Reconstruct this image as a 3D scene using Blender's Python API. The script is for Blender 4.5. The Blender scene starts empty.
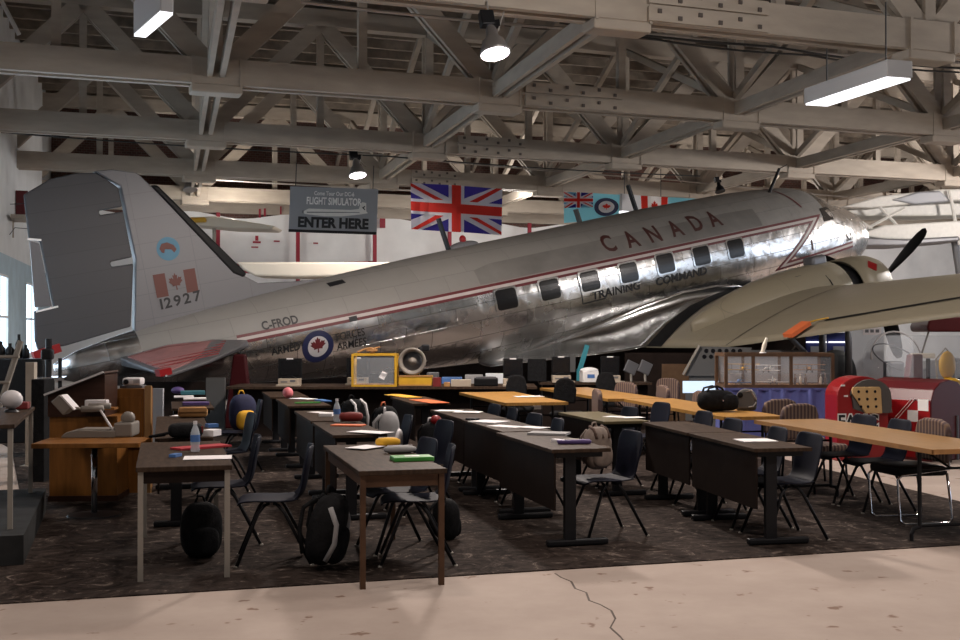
import bpy, bmesh, math, random
from mathutils import Vector, Matrix
from math import sin, cos, pi, radians as R, sqrt
random.seed(7)
SC = bpy.context.scene
COL = SC.collection
F, HOR, EYE = 1180.0, 331.0, 1.6      # focal length in pixels, horizon row, eye height

def at(u, v, Y):                       # photo pixel at depth Y -> world point
    return Vector(((u-480)/F*Y, Y, EYE+(HOR-v)/F*Y))
def onz(u, v, z=0.0):                  # photo pixel on the horizontal plane z
    return at(u, v, F*(EYE-z)/(v-HOR))

# ------------------------------------------------------------------ materials
def nt(name):
    m = bpy.data.materials.new(name); m.use_nodes = True
    return m, m.node_tree, m.node_tree.nodes['Principled BSDF']
def mat(name, col, rough=.6, metal=0, noise=0, nscale=8, bump=0, bscale=40, stretch=None, spec=None, alpha=None, trans=0, emit=None, es=0):
    m, t, p = nt(name)
    c = (*col, 1)
    p.inputs['Base Color'].default_value = c
    p.inputs['Roughness'].default_value = rough
    p.inputs['Metallic'].default_value = metal
    if spec is not None: p.inputs['Specular IOR Level'].default_value = spec
    if trans: p.inputs['Transmission Weight'].default_value = trans
    if alpha is not None: p.inputs['Alpha'].default_value = alpha
    if emit: p.inputs['Emission Color'].default_value = (*emit, 1); p.inputs['Emission Strength'].default_value = es
    if noise or bump:
        tc = t.nodes.new('ShaderNodeTexCoord'); mp = t.nodes.new('ShaderNodeMapping')
        t.links.new(tc.outputs['Object'], mp.inputs[0])
        if stretch: mp.inputs['Scale'].default_value = stretch
    if noise:
        n = t.nodes.new('ShaderNodeTexNoise'); n.inputs['Scale'].default_value = nscale; n.inputs['Detail'].default_value = 5
        t.links.new(mp.outputs[0], n.inputs['Vector'])
        r = t.nodes.new('ShaderNodeValToRGB')
        r.color_ramp.elements[0].position = .3; r.color_ramp.elements[1].position = .7
        r.color_ramp.elements[0].color = (*[x*(1-noise) for x in col], 1)
        r.color_ramp.elements[1].color = (*[min(1, x*(1+noise)) for x in col], 1)
        t.links.new(n.outputs[0], r.inputs[0]); t.links.new(r.outputs[0], p.inputs['Base Color'])
    if bump:
        n2 = t.nodes.new('ShaderNodeTexNoise'); n2.inputs['Scale'].default_value = bscale
        t.links.new(mp.outputs[0], n2.inputs['Vector'])
        b = t.nodes.new('ShaderNodeBump'); b.inputs['Strength'].default_value = bump; b.inputs['Distance'].default_value = .02
        t.links.new(n2.outputs[0], b.inputs['Height']); t.links.new(b.outputs[0], p.inputs['Normal'])
    return m
M = {}
def mk(key, *a, **k): M[key] = mat(key, *a, **k); return M[key]
mk('timber', (.40,.345,.285), .75, noise=.10, nscale=1.6, bump=.12, bscale=20, stretch=(1,1,4))
mk('timber_dark', (.23,.19,.15), .85, noise=.3, nscale=3)
mk('roof_deck', (.085,.068,.055), .9, noise=.4, nscale=1.2, stretch=(.25,2,1))
mk('bolt', (.12,.10,.09), .6, .4)
mk('conduit', (.42,.39,.36), .45, .4)
mk('cable', (.03,.03,.03), .5)
mk('white_wall', (.74,.77,.80), .8, noise=.06, nscale=1.2)
mk('pale_blue', (.42,.56,.66), .7, noise=.1, nscale=2)
mk('tarp', (.80,.80,.80), .55, noise=.06, nscale=1.4, bump=.7, bscale=1.4)
mk('red_tape', (.30,.01,.03), .6)
mk('walnut', (.050,.032,.022), .6, spec=0.08, noise=.35, nscale=6, stretch=(6,1,1))
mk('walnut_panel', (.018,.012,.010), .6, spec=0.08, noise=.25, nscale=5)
mk('brown_edge', (.06,.035,.022), .5, spec=0.1)
mk('brown_leg', (.085,.045,.026), .5, spec=0.2, noise=.2)
mk('oak', (.42,.215,.055), .33, noise=.2, nscale=4, stretch=(8,1,1))
mk('oak_red', (.33,.185,.075), .3, noise=.18, nscale=4, stretch=(8,1,1))
mk('olive_sheen', (.15,.12,.065), .35, spec=0.2, noise=.12)  # lighter olive tint is reflected light put into the desktop colour
mk('black_metal', (.012,.012,.014), .45, .1, spec=.25)
mk('pale_metal', (.33,.30,.26), .45, .2)
mk('chrome', (.75,.75,.78), .12, 1)
mk('navy', (.006,.007,.016), .62, spec=0.15, noise=.2)
mk('black_plastic', (.008,.008,.009), .5, spec=0.15)
mk('black_cloth', (.012,.012,.013), .85, spec=0.1, noise=.3, nscale=20, bump=.3, bscale=60)
mk('grey_cloth', (.33,.32,.32), .85, noise=.15)
mk('navy_cloth', (.012,.014,.05), .85, noise=.3)
mk('yellow_cloth', (.72,.38,.02), .8, noise=.15)
mk('beige_cloth', (.22,.17,.14), .85, noise=.25, nscale=12)
mk('brown_cloth', (.10,.06,.045), .9)
mk('paper', (.84,.80,.80), .8)
mk('paper_lines', (.60,.58,.62), .8)
mk('red_folder', (.42,.03,.04), .5)
mk('orange_folder', (.72,.16,.05), .5)
mk('yellow_envelope', (.80,.42,.05), .6)
mk('green_book', (.06,.30,.05), .4)
mk('blue_book', (.07,.17,.42), .5)
mk('purple_book', (.10,.06,.20), .5)
mk('teal_book', (.05,.18,.22), .5)
mk('tan_leather', (.40,.20,.07), .55, noise=.2)
mk('maroon', (.16,.012,.012), .6, noise=.25)
mk('pink', (.62,.16,.18), .55, noise=.2)
mk('lectern_dark', (.040,.018,.012), .4, spec=0.15, noise=.3, nscale=5, stretch=(1,1,4))
mk('lectern_wood', (.21,.085,.020), .4, spec=0.2, noise=.25, nscale=4, stretch=(5,5,.6))
mk('projector_grey', (.20,.175,.15), .55)
mk('white_plastic', (.70,.66,.66), .45)
mk('beige_plastic', (.42,.35,.27), .5)
mk('dark_screen', (.006,.006,.007), .25)
mk('red_paint', (.27,.008,.010), .3)
mk('dark_red', (.10,.005,.008), .4)
mk('white_paint', (.82,.80,.78), .4)
mk('yellow_paint', (.60,.34,.03), .4, noise=.1)
mk('blue_skirt', (.13,.15,.42), .8, noise=.12, nscale=3, bump=.6, bscale=6)
mk('case_wood', (.12,.065,.035), .5, noise=.2)
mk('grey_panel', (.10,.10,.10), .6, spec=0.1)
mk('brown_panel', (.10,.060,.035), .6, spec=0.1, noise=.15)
mk('teal', (.03,.22,.27), .5)
mk('board_blue', (.02,.03,.16), .6)
mk('plywood', (.56,.36,.16), .55, noise=.12, nscale=5)
mk('dark_grey_felt', (.085,.078,.074), .8)
mk('cream', (.66,.60,.50), .6)
mk('wing_white', (.66,.64,.60), .5, noise=.06)
mk('wing_grey', (.36,.37,.40), .5)
mk('stripe_red', (.11,.010,.014), .5)
mk('stripe_white', (.46,.42,.40), .5)
mk('letter_maroon', (.055,.014,.011), .6)
mk('letter_black', (.008,.008,.010), .6)
mk('flag_brown', (.10,.026,.018), .6)
mk('roundel_blue', (.010,.014,.06), .5)
mk('emblem_blue', (.06,.18,.27), .6)
mk('flag_red', (.72,.035,.02), .7)
mk('flag_white', (.88,.86,.86), .7)
mk('flag_blue', (.03,.02,.22), .7)
mk('flag_sky', (.22,.60,.74), .7)
mk('sign_grey', (.27,.275,.29), .6)
mk('lamp_shell', (.30,.28,.27), .4, .6)
mk('fixture', (.52,.52,.53), .6)
mk('lamp_glow', (.9,.85,.95), .5, emit=(1,.90,.96), es=14)
mk('tube_glow', (.9,.9,.95), .5, emit=(.97,.97,1), es=1.6)
mk('window_glow', (.8,.9,1), .5, emit=(.66,.85,1), es=2.6)
mk('floor_glow', (.5,.6,.7), .5, emit=(.55,.72,.90), es=.9)  # emission imitating brightly lit floor, no lamp behind it
mk('rubber', (.02,.02,.02), .8)
mk('step_grey', (.03,.03,.03), .8, spec=0.1, noise=.2)
mk('steel_grey', (.16,.16,.17), .45, .5)
mk('hand_tan', (.45,.30,.20), .7)
for k_ in ('flag_red', 'flag_white', 'flag_blue', 'flag_sky'):
    t_ = M[k_].node_tree; p_ = t_.nodes['Principled BSDF']; o_ = t_.nodes['Material Output']
    tr_ = t_.nodes.new('ShaderNodeBsdfTranslucent'); tr_.inputs[0].default_value = p_.inputs['Base Color'].default_value[:]
    mx_ = t_.nodes.new('ShaderNodeMixShader'); mx_.inputs[0].default_value = .5; t_.links.new(p_.outputs[0], mx_.inputs[1]); t_.links.new(tr_.outputs[0], mx_.inputs[2]); t_.links.new(mx_.outputs[0], o_.inputs[0])
M['glass'] = mat('glass', (.9,.95,.97), .03, trans=1); M['glass'].node_tree.nodes['Principled BSDF'].inputs['IOR'].default_value = 1.12
M['plexi'] = mat('plexi', (.75,.80,.86), .04, alpha=.13, spec=.7)
M['bottle_plastic'] = mat('bottle_plastic', (.75,.80,.85), .08, alpha=.45, spec=.8)

def brick_mat():
    m, t, p = nt('brick')
    tc = t.nodes.new('ShaderNodeTexCoord'); b = t.nodes.new('ShaderNodeTexBrick'); mp = t.nodes.new('ShaderNodeMapping')
    mp.inputs['Rotation'].default_value = (R(90), 0, 0)
    t.links.new(tc.outputs['Object'], mp.inputs[0]); t.links.new(mp.outputs[0], b.inputs['Vector'])
    b.inputs['Color1'].default_value = (.16,.07,.055,1); b.inputs['Color2'].default_value = (.10,.05,.04,1); b.inputs['Mortar'].default_value = (.17,.14,.12,1)
    b.inputs['Scale'].default_value = 3
    t.links.new(b.outputs[0], p.inputs['Base Color']); p.inputs['Roughness'].default_value = .9
    return m
M['brick'] = brick_mat()
def floor_mat():
    m, t, p = nt('concrete')
    L = t.links.new; N = t.nodes.new
    tc = N('ShaderNodeTexCoord')
    n = N('ShaderNodeTexNoise'); n.inputs['Scale'].default_value = 1.3; n.inputs['Detail'].default_value = 8; n.inputs['Roughness'].default_value = .65
    L(tc.outputs['Object'], n.inputs['Vector'])
    r = N('ShaderNodeValToRGB'); r.color_ramp.elements[0].position = .3; r.color_ramp.elements[1].position = .7
    r.color_ramp.elements[0].color = (.36,.288,.245,1); r.color_ramp.elements[1].color = (.45,.37,.32,1)
    L(n.outputs[0], r.inputs[0])
    n2 = N('ShaderNodeTexNoise'); n2.inputs['Scale'].default_value = 5.5; n2.inputs['Detail'].default_value = 3
    L(tc.outputs['Object'], n2.inputs['Vector'])
    r2 = N('ShaderNodeValToRGB'); r2.color_ramp.elements[0].position = .655; r2.color_ramp.elements[1].position = .70
    L(n2.outputs[0], r2.inputs[0])
    mx = N('ShaderNodeMixRGB'); mx.inputs[2].default_value = (.22,.145,.11,1)
    L(r2.outputs[0], mx.inputs[0]); L(r.outputs[0], mx.inputs[1])
    L(mx.outputs[0], p.inputs['Base Color']); p.inputs['Roughness'].default_value = .8; p.inputs['Specular IOR Level'].default_value = .15
    return m
M['concrete'] = floor_mat()
def carpet_mat():
    m, t, p = nt('carpet')
    L = t.links.new; N = t.nodes.new
    tc = N('ShaderNodeTexCoord')
    n = N('ShaderNodeTexNoise'); n.inputs['Scale'].default_value = 4.2; n.inputs['Detail'].default_value = 7; n.inputs['Roughness'].default_value = .72; n.inputs['Distortion'].default_value = 2.6
    L(tc.outputs['Object'], n.inputs['Vector'])
    r = N('ShaderNodeValToRGB'); e = r.color_ramp.elements
    e[0].position = .38; e[0].color = (.014,.010,.0085,1); e[1].position = .58; e[1].color = (.050,.037,.031,1)
    k = e.new(.64); k.color = (.15,.118,.10,1)
    L(n.outputs[0], r.inputs[0])
    L(r.outputs[0], p.inputs['Base Color']); p.inputs['Roughness'].default_value = .9; p.inputs['Specular IOR Level'].default_value = .06
    b = N('ShaderNodeBump'); b.inputs['Strength'].default_value = .3; b.inputs['Distance'].default_value = .01
    L(n.outputs[0], b.inputs['Height']); L(b.outputs[0], p.inputs['Normal'])
    return m
M['carpet'] = carpet_mat()
def stripe_cloth():
    m, t, p = nt('striped_fabric')
    L = t.links.new; N = t.nodes.new
    tc = N('ShaderNodeTexCoord'); w = N('ShaderNodeTexWave'); w.bands_direction = 'Y'; w.inputs['Scale'].default_value = 7; w.inputs['Distortion'].default_value = .4
    L(tc.outputs['Object'], w.inputs['Vector'])
    r = N('ShaderNodeValToRGB'); e = r.color_ramp.elements
    e[0].color = (.065,.035,.030,1); e[1].color = (.23,.15,.10,1); k = e.new(.5); k.color = (.11,.075,.075,1)
    L(w.outputs[0], r.inputs[0]); L(r.outputs[0], p.inputs['Base Color']); p.inputs['Roughness'].default_value = .9
    return m
M['striped'] = stripe_cloth()
ZS = .66                                # lower edge of the white paint on the fuselage
def fus_mat():
    m, t, p = nt('fuselage_skin')
    L = t.links.new; N = t.nodes.new
    tc = N('ShaderNodeTexCoord'); sx = N('ShaderNodeSeparateXYZ'); L(tc.outputs['Object'], sx.inputs[0])
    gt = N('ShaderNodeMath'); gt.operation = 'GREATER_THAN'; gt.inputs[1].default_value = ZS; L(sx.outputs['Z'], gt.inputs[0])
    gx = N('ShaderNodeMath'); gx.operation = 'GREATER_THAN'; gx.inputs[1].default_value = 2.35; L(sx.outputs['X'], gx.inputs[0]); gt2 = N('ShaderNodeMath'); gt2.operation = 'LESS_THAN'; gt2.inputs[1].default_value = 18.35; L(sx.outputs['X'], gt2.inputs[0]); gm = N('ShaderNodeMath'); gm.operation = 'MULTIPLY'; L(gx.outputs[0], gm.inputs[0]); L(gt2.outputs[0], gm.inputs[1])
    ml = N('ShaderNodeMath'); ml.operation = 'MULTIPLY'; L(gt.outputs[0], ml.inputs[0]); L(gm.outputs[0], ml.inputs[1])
    cb = N('ShaderNodeCombineXYZ'); L(sx.outputs['X'], cb.inputs[0]); L(sx.outputs['Z'], cb.inputs[1])
    b = N('ShaderNodeTexBrick'); b.inputs['Scale'].default_value = 1; b.inputs['Brick Width'].default_value = 1.02; b.inputs['Row Height'].default_value = .31
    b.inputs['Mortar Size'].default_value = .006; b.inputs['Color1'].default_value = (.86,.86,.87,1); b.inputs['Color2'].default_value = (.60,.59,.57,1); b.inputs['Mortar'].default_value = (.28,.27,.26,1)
    L(cb.outputs[0], b.inputs['Vector'])
    b2 = N('ShaderNodeTexBrick'); b2.inputs['Scale'].default_value = 1; b2.inputs['Brick Width'].default_value = 1.02; b2.inputs['Row Height'].default_value = .31
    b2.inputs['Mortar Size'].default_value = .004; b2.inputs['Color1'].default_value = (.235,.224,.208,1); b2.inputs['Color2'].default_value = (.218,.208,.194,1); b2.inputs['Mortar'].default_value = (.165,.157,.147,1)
    L(cb.outputs[0], b2.inputs['Vector'])
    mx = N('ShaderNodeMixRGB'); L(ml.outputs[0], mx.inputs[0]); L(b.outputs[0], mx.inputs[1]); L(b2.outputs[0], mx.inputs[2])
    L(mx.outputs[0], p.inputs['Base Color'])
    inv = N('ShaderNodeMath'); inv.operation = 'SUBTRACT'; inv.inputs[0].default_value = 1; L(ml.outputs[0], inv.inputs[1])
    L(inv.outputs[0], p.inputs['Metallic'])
    n = N('ShaderNodeTexNoise'); n.inputs['Scale'].default_value = 1.6; n.inputs['Detail'].default_value = 4; L(tc.outputs['Object'], n.inputs['Vector'])
    mr = N('ShaderNodeMapRange'); mr.inputs[3].default_value = .16; mr.inputs[4].default_value = .36; L(n.outputs[0], mr.inputs[0])
    ad = N('ShaderNodeMath'); ad.operation = 'MULTIPLY_ADD'; L(ml.outputs[0], ad.inputs[0]); ad.inputs[1].default_value = .30; L(mr.outputs[0], ad.inputs[2])
    L(ad.outputs[0], p.inputs['Roughness'])
    n2 = N('ShaderNodeTexNoise'); n2.inputs['Scale'].default_value = 2.6; n2.inputs['Detail'].default_value = 2; L(tc.outputs['Object'], n2.inputs['Vector'])
    mm = N('ShaderNodeMixRGB'); mm.blend_type = 'ADD'; mm.inputs[0].default_value = .25; L(n2.outputs[0], mm.inputs[1]); L(b.outputs[1], mm.inputs[2])
    bp = N('ShaderNodeBump'); bp.inputs['Strength'].default_value = .5; bp.inputs['Distance'].default_value = .06; L(mm.outputs[0], bp.inputs['Height'])
    L(bp.outputs[0], p.inputs['Normal'])
    return m
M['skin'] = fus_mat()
def paint_panels(name, c1, c2, cm, rough, bw=1.0, rh=.5):
    m, t, p = nt(name)
    L = t.links.new; N = t.nodes.new
    tc = N('ShaderNodeTexCoord'); sx = N('ShaderNodeSeparateXYZ'); L(tc.outputs['Object'], sx.inputs[0])
    cb = N('ShaderNodeCombineXYZ'); L(sx.outputs['X'], cb.inputs[0]); a = N('ShaderNodeMath'); a.operation = 'ADD'; L(sx.outputs['Y'], a.inputs[0]); L(sx.outputs['Z'], a.inputs[1]); L(a.outputs[0], cb.inputs[1])
    b = N('ShaderNodeTexBrick'); b.inputs['Scale'].default_value = 1; b.inputs['Brick Width'].default_value = bw; b.inputs['Row Height'].default_value = rh; b.inputs['Mortar Size'].default_value = .005; b.offset = 0
    b.inputs['Color1'].default_value = (*c1,1); b.inputs['Color2'].default_value = (*c2,1); b.inputs['Mortar'].default_value = (*cm,1)
    L(cb.outputs[0], b.inputs['Vector']); L(b.outputs[0], p.inputs['Base Color']); p.inputs['Roughness'].default_value = rough
    return m
M['fin_paint'] = paint_panels('fin_paint', (.145,.145,.155), (.139,.139,.149), (.112,.112,.118), .5, .9, .42)
M['rudder_grey'] = paint_panels('rudder_grey', (.055,.055,.060), (.051,.051,.056), (.038,.038,.042), .6, 3, .36)
M['wing_paint'] = paint_panels('wing_paint', (.28,.245,.175), (.265,.23,.165), (.20,.175,.125), .42, 1.6, 2.4)
M['alu'] = mat('alu', (.72,.72,.72), .22, 1, noise=.15, nscale=2, bump=.25, bscale=2.5)
M['stab_red'] = mat('stab_red', (.30,.135,.13), .6, noise=.12, nscale=5)

# ------------------------------------------------------------------ mesh builder
class MB:
    def __init__(s): s.bm = bmesh.new(); s.mx = Matrix.Identity(4); s.mi = 0
    def v(s, p): return s.bm.verts.new(s.mx @ Vector(p))
    def f(s, vs):
        try:
            fc = s.bm.faces.new(vs); fc.material_index = s.mi; return fc
        except ValueError: return None
    def box(s, c, d, rz=0, bev=0):
        m = Matrix.Translation(c) @ Matrix.Rotation(rz, 4, 'Z')
        x, y, z = d[0]/2, d[1]/2, d[2]/2
        vs = [s.v(m @ Vector(q)) for q in ((-x,-y,-z),(x,-y,-z),(x,y,-z),(-x,y,-z),(-x,-y,z),(x,-y,z),(x,y,z),(-x,y,z))]
        fs = [s.f([vs[i] for i in q]) for q in ((3,2,1,0),(4,5,6,7),(0,1,5,4),(1,2,6,5),(2,3,7,6),(3,0,4,7))]
        if bev:
            es = {e for fc in fs for e in fc.edges}
            bmesh.ops.bevel(s.bm, geom=list(es), offset=bev, segments=2, profile=.5, affect='EDGES')
        return s
    def bar(s, a, b, w, h, up=(0,0,1)):            # rectangular bar from a to b
        a, b = Vector(a), Vector(b); d = (b-a).normalized(); up = Vector(up)
        if abs(d.dot(up)) > .98: up = Vector((1,0,0))
        sd = d.cross(up).normalized(); u2 = sd.cross(d)
        vs = []
        for p in (a, b):
            for i, j in ((-1,-1),(1,-1),(1,1),(-1,1)): vs.append(s.v(p+sd*(i*w/2)+u2*(j*h/2)))
        for q in ((0,1,2,3),(7,6,5,4),(0,4,5,1),(1,5,6,2),(2,6,7,3),(3,7,4,0)): s.f([vs[i] for i in q])
        return s
    def tube(s, pts, r, n=8, caps=True):
        pts = [Vector(p) for p in pts]; rings = []; up = None
        for i, p in enumerate(pts):
            d = ((pts[min(i+1, len(pts)-1)]-p).normalized()+(p-pts[max(i-1, 0)]).normalized())
            d = d.normalized() if d.length > 1e-6 else Vector((0,0,1))
            if up is None: up = Vector((0,0,1)) if abs(d.z) < .9 else Vector((1,0,0))
            sd = d.cross(up).normalized(); up = sd.cross(d).normalized()
            rr = r[i] if isinstance(r, (list, tuple)) else r
            rings.append([s.v(p+(sd*cos(2*pi*k/n)+up*sin(2*pi*k/n))*rr) for k in range(n)])
        return s.rings(rings, caps)
    def rings(s, rings, caps=True, close=True):
        n = len(rings[0])
        for a, b in zip(rings, rings[1:]):
            for k in range(n if close else n-1): s.f([a[k], a[(k+1) % n], b[(k+1) % n], b[k]])
        if caps: s.f(rings[0][::-1]); s.f(rings[-1])
        return s
    def lathe(s, prof, n=24, axis='Z', c=(0,0,0), caps=True):
        rr = []
        for r, h in prof:
            ring = []
            for k in range(n):
                a = 2*pi*k/n; x, y = r*cos(a), r*sin(a)
                q = {'Z':(x,y,h),'X':(h,x,y),'Y':(x,h,y)}[axis]
                ring.append(s.v(Vector(q)+Vector(c)))
            rr.append(ring)
        return s.rings(rr, caps)
    def prism(s, poly, a, b, plane='XZ'):          # polygon extruded between a and b along the third axis
        def P(p, t): return {'XZ':(p[0],t,p[1]),'XY':(p[0],p[1],t),'YZ':(t,p[0],p[1])}[plane]
        A = [s.v(P(p, a)) for p in poly]; B = [s.v(P(p, b)) for p in poly]; n = len(poly)
        s.f(A); s.f(B[::-1])
        for k in range(n): s.f([A[k], B[k], B[(k+1) % n], A[(k+1) % n]])
        return s
    def ell(s, c, r, nu=16, nv=10, sq=1.0):        # ellipsoid, sq<1 makes it boxier
        rr = []; g = lambda x: math.copysign(abs(x)**sq, x)
        for j in range(nv+1):
            t = pi*j/nv; z = -cos(t); q = max(sin(t), .02)
            rr.append([s.v((c[0]+r[0]*g(q)*g(cos(2*pi*k/nu)), c[1]+r[1]*g(q)*g(sin(2*pi*k/nu)), c[2]+r[2]*g(z))) for k in range(nu)])
        return s.rings(rr)
    def quad(s, a, b, c, d): s.f([s.v(a), s.v(b), s.v(c), s.v(d)]); return s
    def build(s, name, m, parent=None, smooth=False, mods=()):
        me = bpy.data.meshes.new(name)
        bmesh.ops.recalc_face_normals(s.bm, faces=s.bm.faces[:])
        s.bm.to_mesh(me); s.bm.free()
        for x in (m if isinstance(m, (list, tuple)) else [m]): me.materials.append(M[x] if isinstance(x, str) else x)
        if smooth:
            for p in me.polygons: p.use_smooth = True
            if smooth == 'auto':
                try: me.set_sharp_from_angle(angle=R(38))
                except Exception: pass
        o = bpy.data.objects.new(name, me); COL.objects.link(o)
        if parent: o.parent = parent
        for md in mods:
            if md[0] == 'solid': x = o.modifiers.new('s', 'SOLIDIFY'); x.thickness = md[1]; x.offset = 0
            if md[0] == 'sub': x = o.modifiers.new('u', 'SUBSURF'); x.levels = x.render_levels = md[1]
            if md[0] == 'bev': x = o.modifiers.new('b', 'BEVEL'); x.width = md[1]; x.segments = 2; x.limit_method = 'ANGLE'
        return o
def tag(o, label=None, cat=None, group=None, kind=None):
    for k, v in (('label', label), ('category', cat), ('group', group), ('kind', kind)):
        if v: o[k] = v
    return o
def thing(name, label, cat, loc=(0,0,0), rz=0, group=None):
    o = bpy.data.objects.new(name, None); COL.objects.link(o); o.location = loc; o.rotation_euler = (0,0,rz)
    return tag(o, label, cat, group)
def dup(root, loc=None, rz=None, label=None, group=None):
    r = root.copy(); COL.objects.link(r)
    if loc is not None: r.location = loc
    if rz is not None: r.rotation_euler = (0,0,rz)
    tag(r, label, None, group)
    for ch in list(root.children):
        c = ch.copy(); COL.objects.link(c); c.parent = r
        for g in list(ch.children):
            d = g.copy(); COL.objects.link(d); d.parent = c
    return r
def solo(name, label, cat, mb, m, loc=(0,0,0), rz=0, smooth=False, group=None, mods=()):
    o = mb.build(name, m, None, smooth, mods); o.location = loc; o.rotation_euler = (0,0,rz)
    return tag(o, label, cat, group)
def text_mesh(s, size, bold=0, sx=1.0, align='LEFT'):
    cu = bpy.data.curves.new('t', 'FONT'); cu.body = s; cu.size = size; cu.offset = bold; cu.align_x = align; cu.resolution_u = 3
    ob = bpy.data.objects.new('t', cu); COL.objects.link(ob)
    dg = bpy.context.evaluated_depsgraph_get(); dg.update()
    me = bpy.data.meshes.new_from_object(ob.evaluated_get(dg))
    bm = bmesh.new(); bm.from_mesh(me)
    bpy.data.objects.remove(ob); bpy.data.curves.remove(cu); bpy.data.meshes.remove(me)
    for v in bm.verts: v.co.x *= sx
    return bm
LEAF = [(0,1),(.15,.72),(.30,.80),(.24,.35),(.48,.60),(.54,.47),(.80,.52),(.70,.25),(.88,.16),(.46,-.20),(.50,-.36),(.06,-.30),(.08,-.75)]
LEAF = LEAF + [(-x, y) for x, y in LEAF[::-1][:-1]]
# ------------------------------------------------------------------ the hangar
HB = R(20); TV = Vector((cos(HB), sin(HB), 0)); NV = Vector((-sin(HB), cos(HB), 0))
def hg(t, d, z=0): return TV*t + NV*d + Vector((0,0,z))
def struct(name, mb, m, parent=None, smooth=False, loc=(0,0,0), rz=0):
    o = mb.build(name, m, parent, smooth)
    if parent is None: o['kind'] = 'structure'; o.location = loc; o.rotation_euler = (0,0,rz)
    return o
mb = MB(); mb.box((8, 18, -.05), (90, 80, .1)); struct('floor', mb, 'concrete')
ca, cb_ = onz(0, 604), onz(960, 545); ra, rb = onz(960, 502), onz(827, 470)
e = (cb_-ca).normalized(); g = (rb-ra).normalized()
# meeting point of the front and side edges of the carpet
s_ = ((ra-ca).x*g.y-(ra-ca).y*g.x)/(e.x*g.y-e.y*g.x); cr = ca+e*s_
cl = ca-e*1.2; bl = cl+Vector((-.26,.965,0))*3.6
mb = MB(); mb.prism([(p.x,p.y) for p in (cl, cr, cr+g*10.5, cr+g*10.5-Vector((7.5,1.0,0)), Vector((3.0,24,0)), Vector((-11,24,0)), onz(26,520)+Vector((-2.5,6,0)), onz(26,520), bl)], 0, .008, 'XY'); struct('floor_carpet', mb, 'carpet')
mb = MB()
pts = [(555,573),(561,577),(571,581),(575,588),(586,592),(589,600),(600,604),(611,610),(615,618),(610,627),(620,636),(628,646)]
P3 = [onz(u, v) for u, v in pts]
for p, q in zip(P3, P3[1:]):
    d = (q-p).normalized(); n = Vector((-d.y, d.x, 0))*random.uniform(.004,.008)
    mb.prism([(a.x,a.y) for a in (p-n, q-n, q+n, p+n)], 0, .0015, 'XY')
struct('floor_crack', mb, 'brown_edge')

def wall_t(d): return -.85+.093*(d-34)
mb = MB()
for z0, z1 in ((0, .9), (.9, 3.0), (3.0, 9.5)):
    segs = [(12, 45)] if z0 != .9 else [(12, 16), (22, 23), (32.1, 36), (39, 45)]
    for a, b in segs:
        A, B = hg(wall_t(a), a), hg(wall_t(b), b); n = Vector((-(B-A).y, (B-A).x, 0)).normalized()*.15
        mb.prism([(p.x,p.y) for p in (A, B, B+n, A+n)], z0, z1, 'XY')
lw = struct('wall_left', mb, 'white_wall')
mb = MB()
for a, b in ((22, 23), (32.1, 36), (39, 45)):
    A, B = hg(wall_t(a)+.02, a), hg(wall_t(b)+.02, b); mb.prism([(p.x,p.y) for p in (A, B, B-TV*.018, A-TV*.018)], .9, 3.0, 'XY')
A, B = hg(wall_t(20)+.02, 20), hg(wall_t(43)+.02, 43); mb.prism([(p.x,p.y) for p in (A, B, B-TV*.018, A-TV*.018)], 3.0, 3.5, 'XY')
mb.build('dado_panel', 'pale_blue', lw)
for i, (a, b) in enumerate(((16, 22), (23, 32.1), (36, 39))):
    A, B = hg(wall_t(a)-.05, a), hg(wall_t(b)-.05, b)
    mb = MB(); mb.prism([(p.x,p.y) for p in (A, B, B-TV*.02, A-TV*.02)], .9, 3.0, 'XY')
    w = struct('window_%d' % (i+1), mb, 'window_glow')
    fm = MB(); n = max(2, int((b-a)/1.2))
    for j in range(n+1):
        q = A.lerp(B, j/n)+TV*.04; fm.box((q.x, q.y, 1.95), (.06, .08, 2.1), HB)
    for z in (.93, 1.95, 2.97): fm.bar(A+TV*.04+Vector((0,0,z)), B+TV*.04+Vector((0,0,z)), .05, .06)
    fm.build('window_frame', 'white_wall', w)
A = hg(wall_t(33.6), 33.6, 4.95); mb = MB(); mb.box((0,0,0), (.3,.12,.75)); 
solo('alarm_box', 'dark red box fixed high on the white side wall', 'alarm box', mb, 'dark_red', A+TV*.16, HB)
mb = MB(); mb.box((0,0,0), (.5,1.2,.1)); mb.bar((-.2,0,-.05),(-.2,0,-.5),.04,.04)
solo('wall_shelf', 'timber shelf bracket under the dark red box on the side wall', 'shelf', mb, 'timber', hg(wall_t(32.6)+.27, 32.6, 4.5), HB)

mb = MB(); A, B = hg(-2, 43.3), hg(50, 43.3); mb.prism([(-2,43.2),(50,43.2),(50,43.5),(-2,43.5)], 0, 9.6, 'XY'); struct('wall_far', mb, 'brick', rz=HB)
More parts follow.
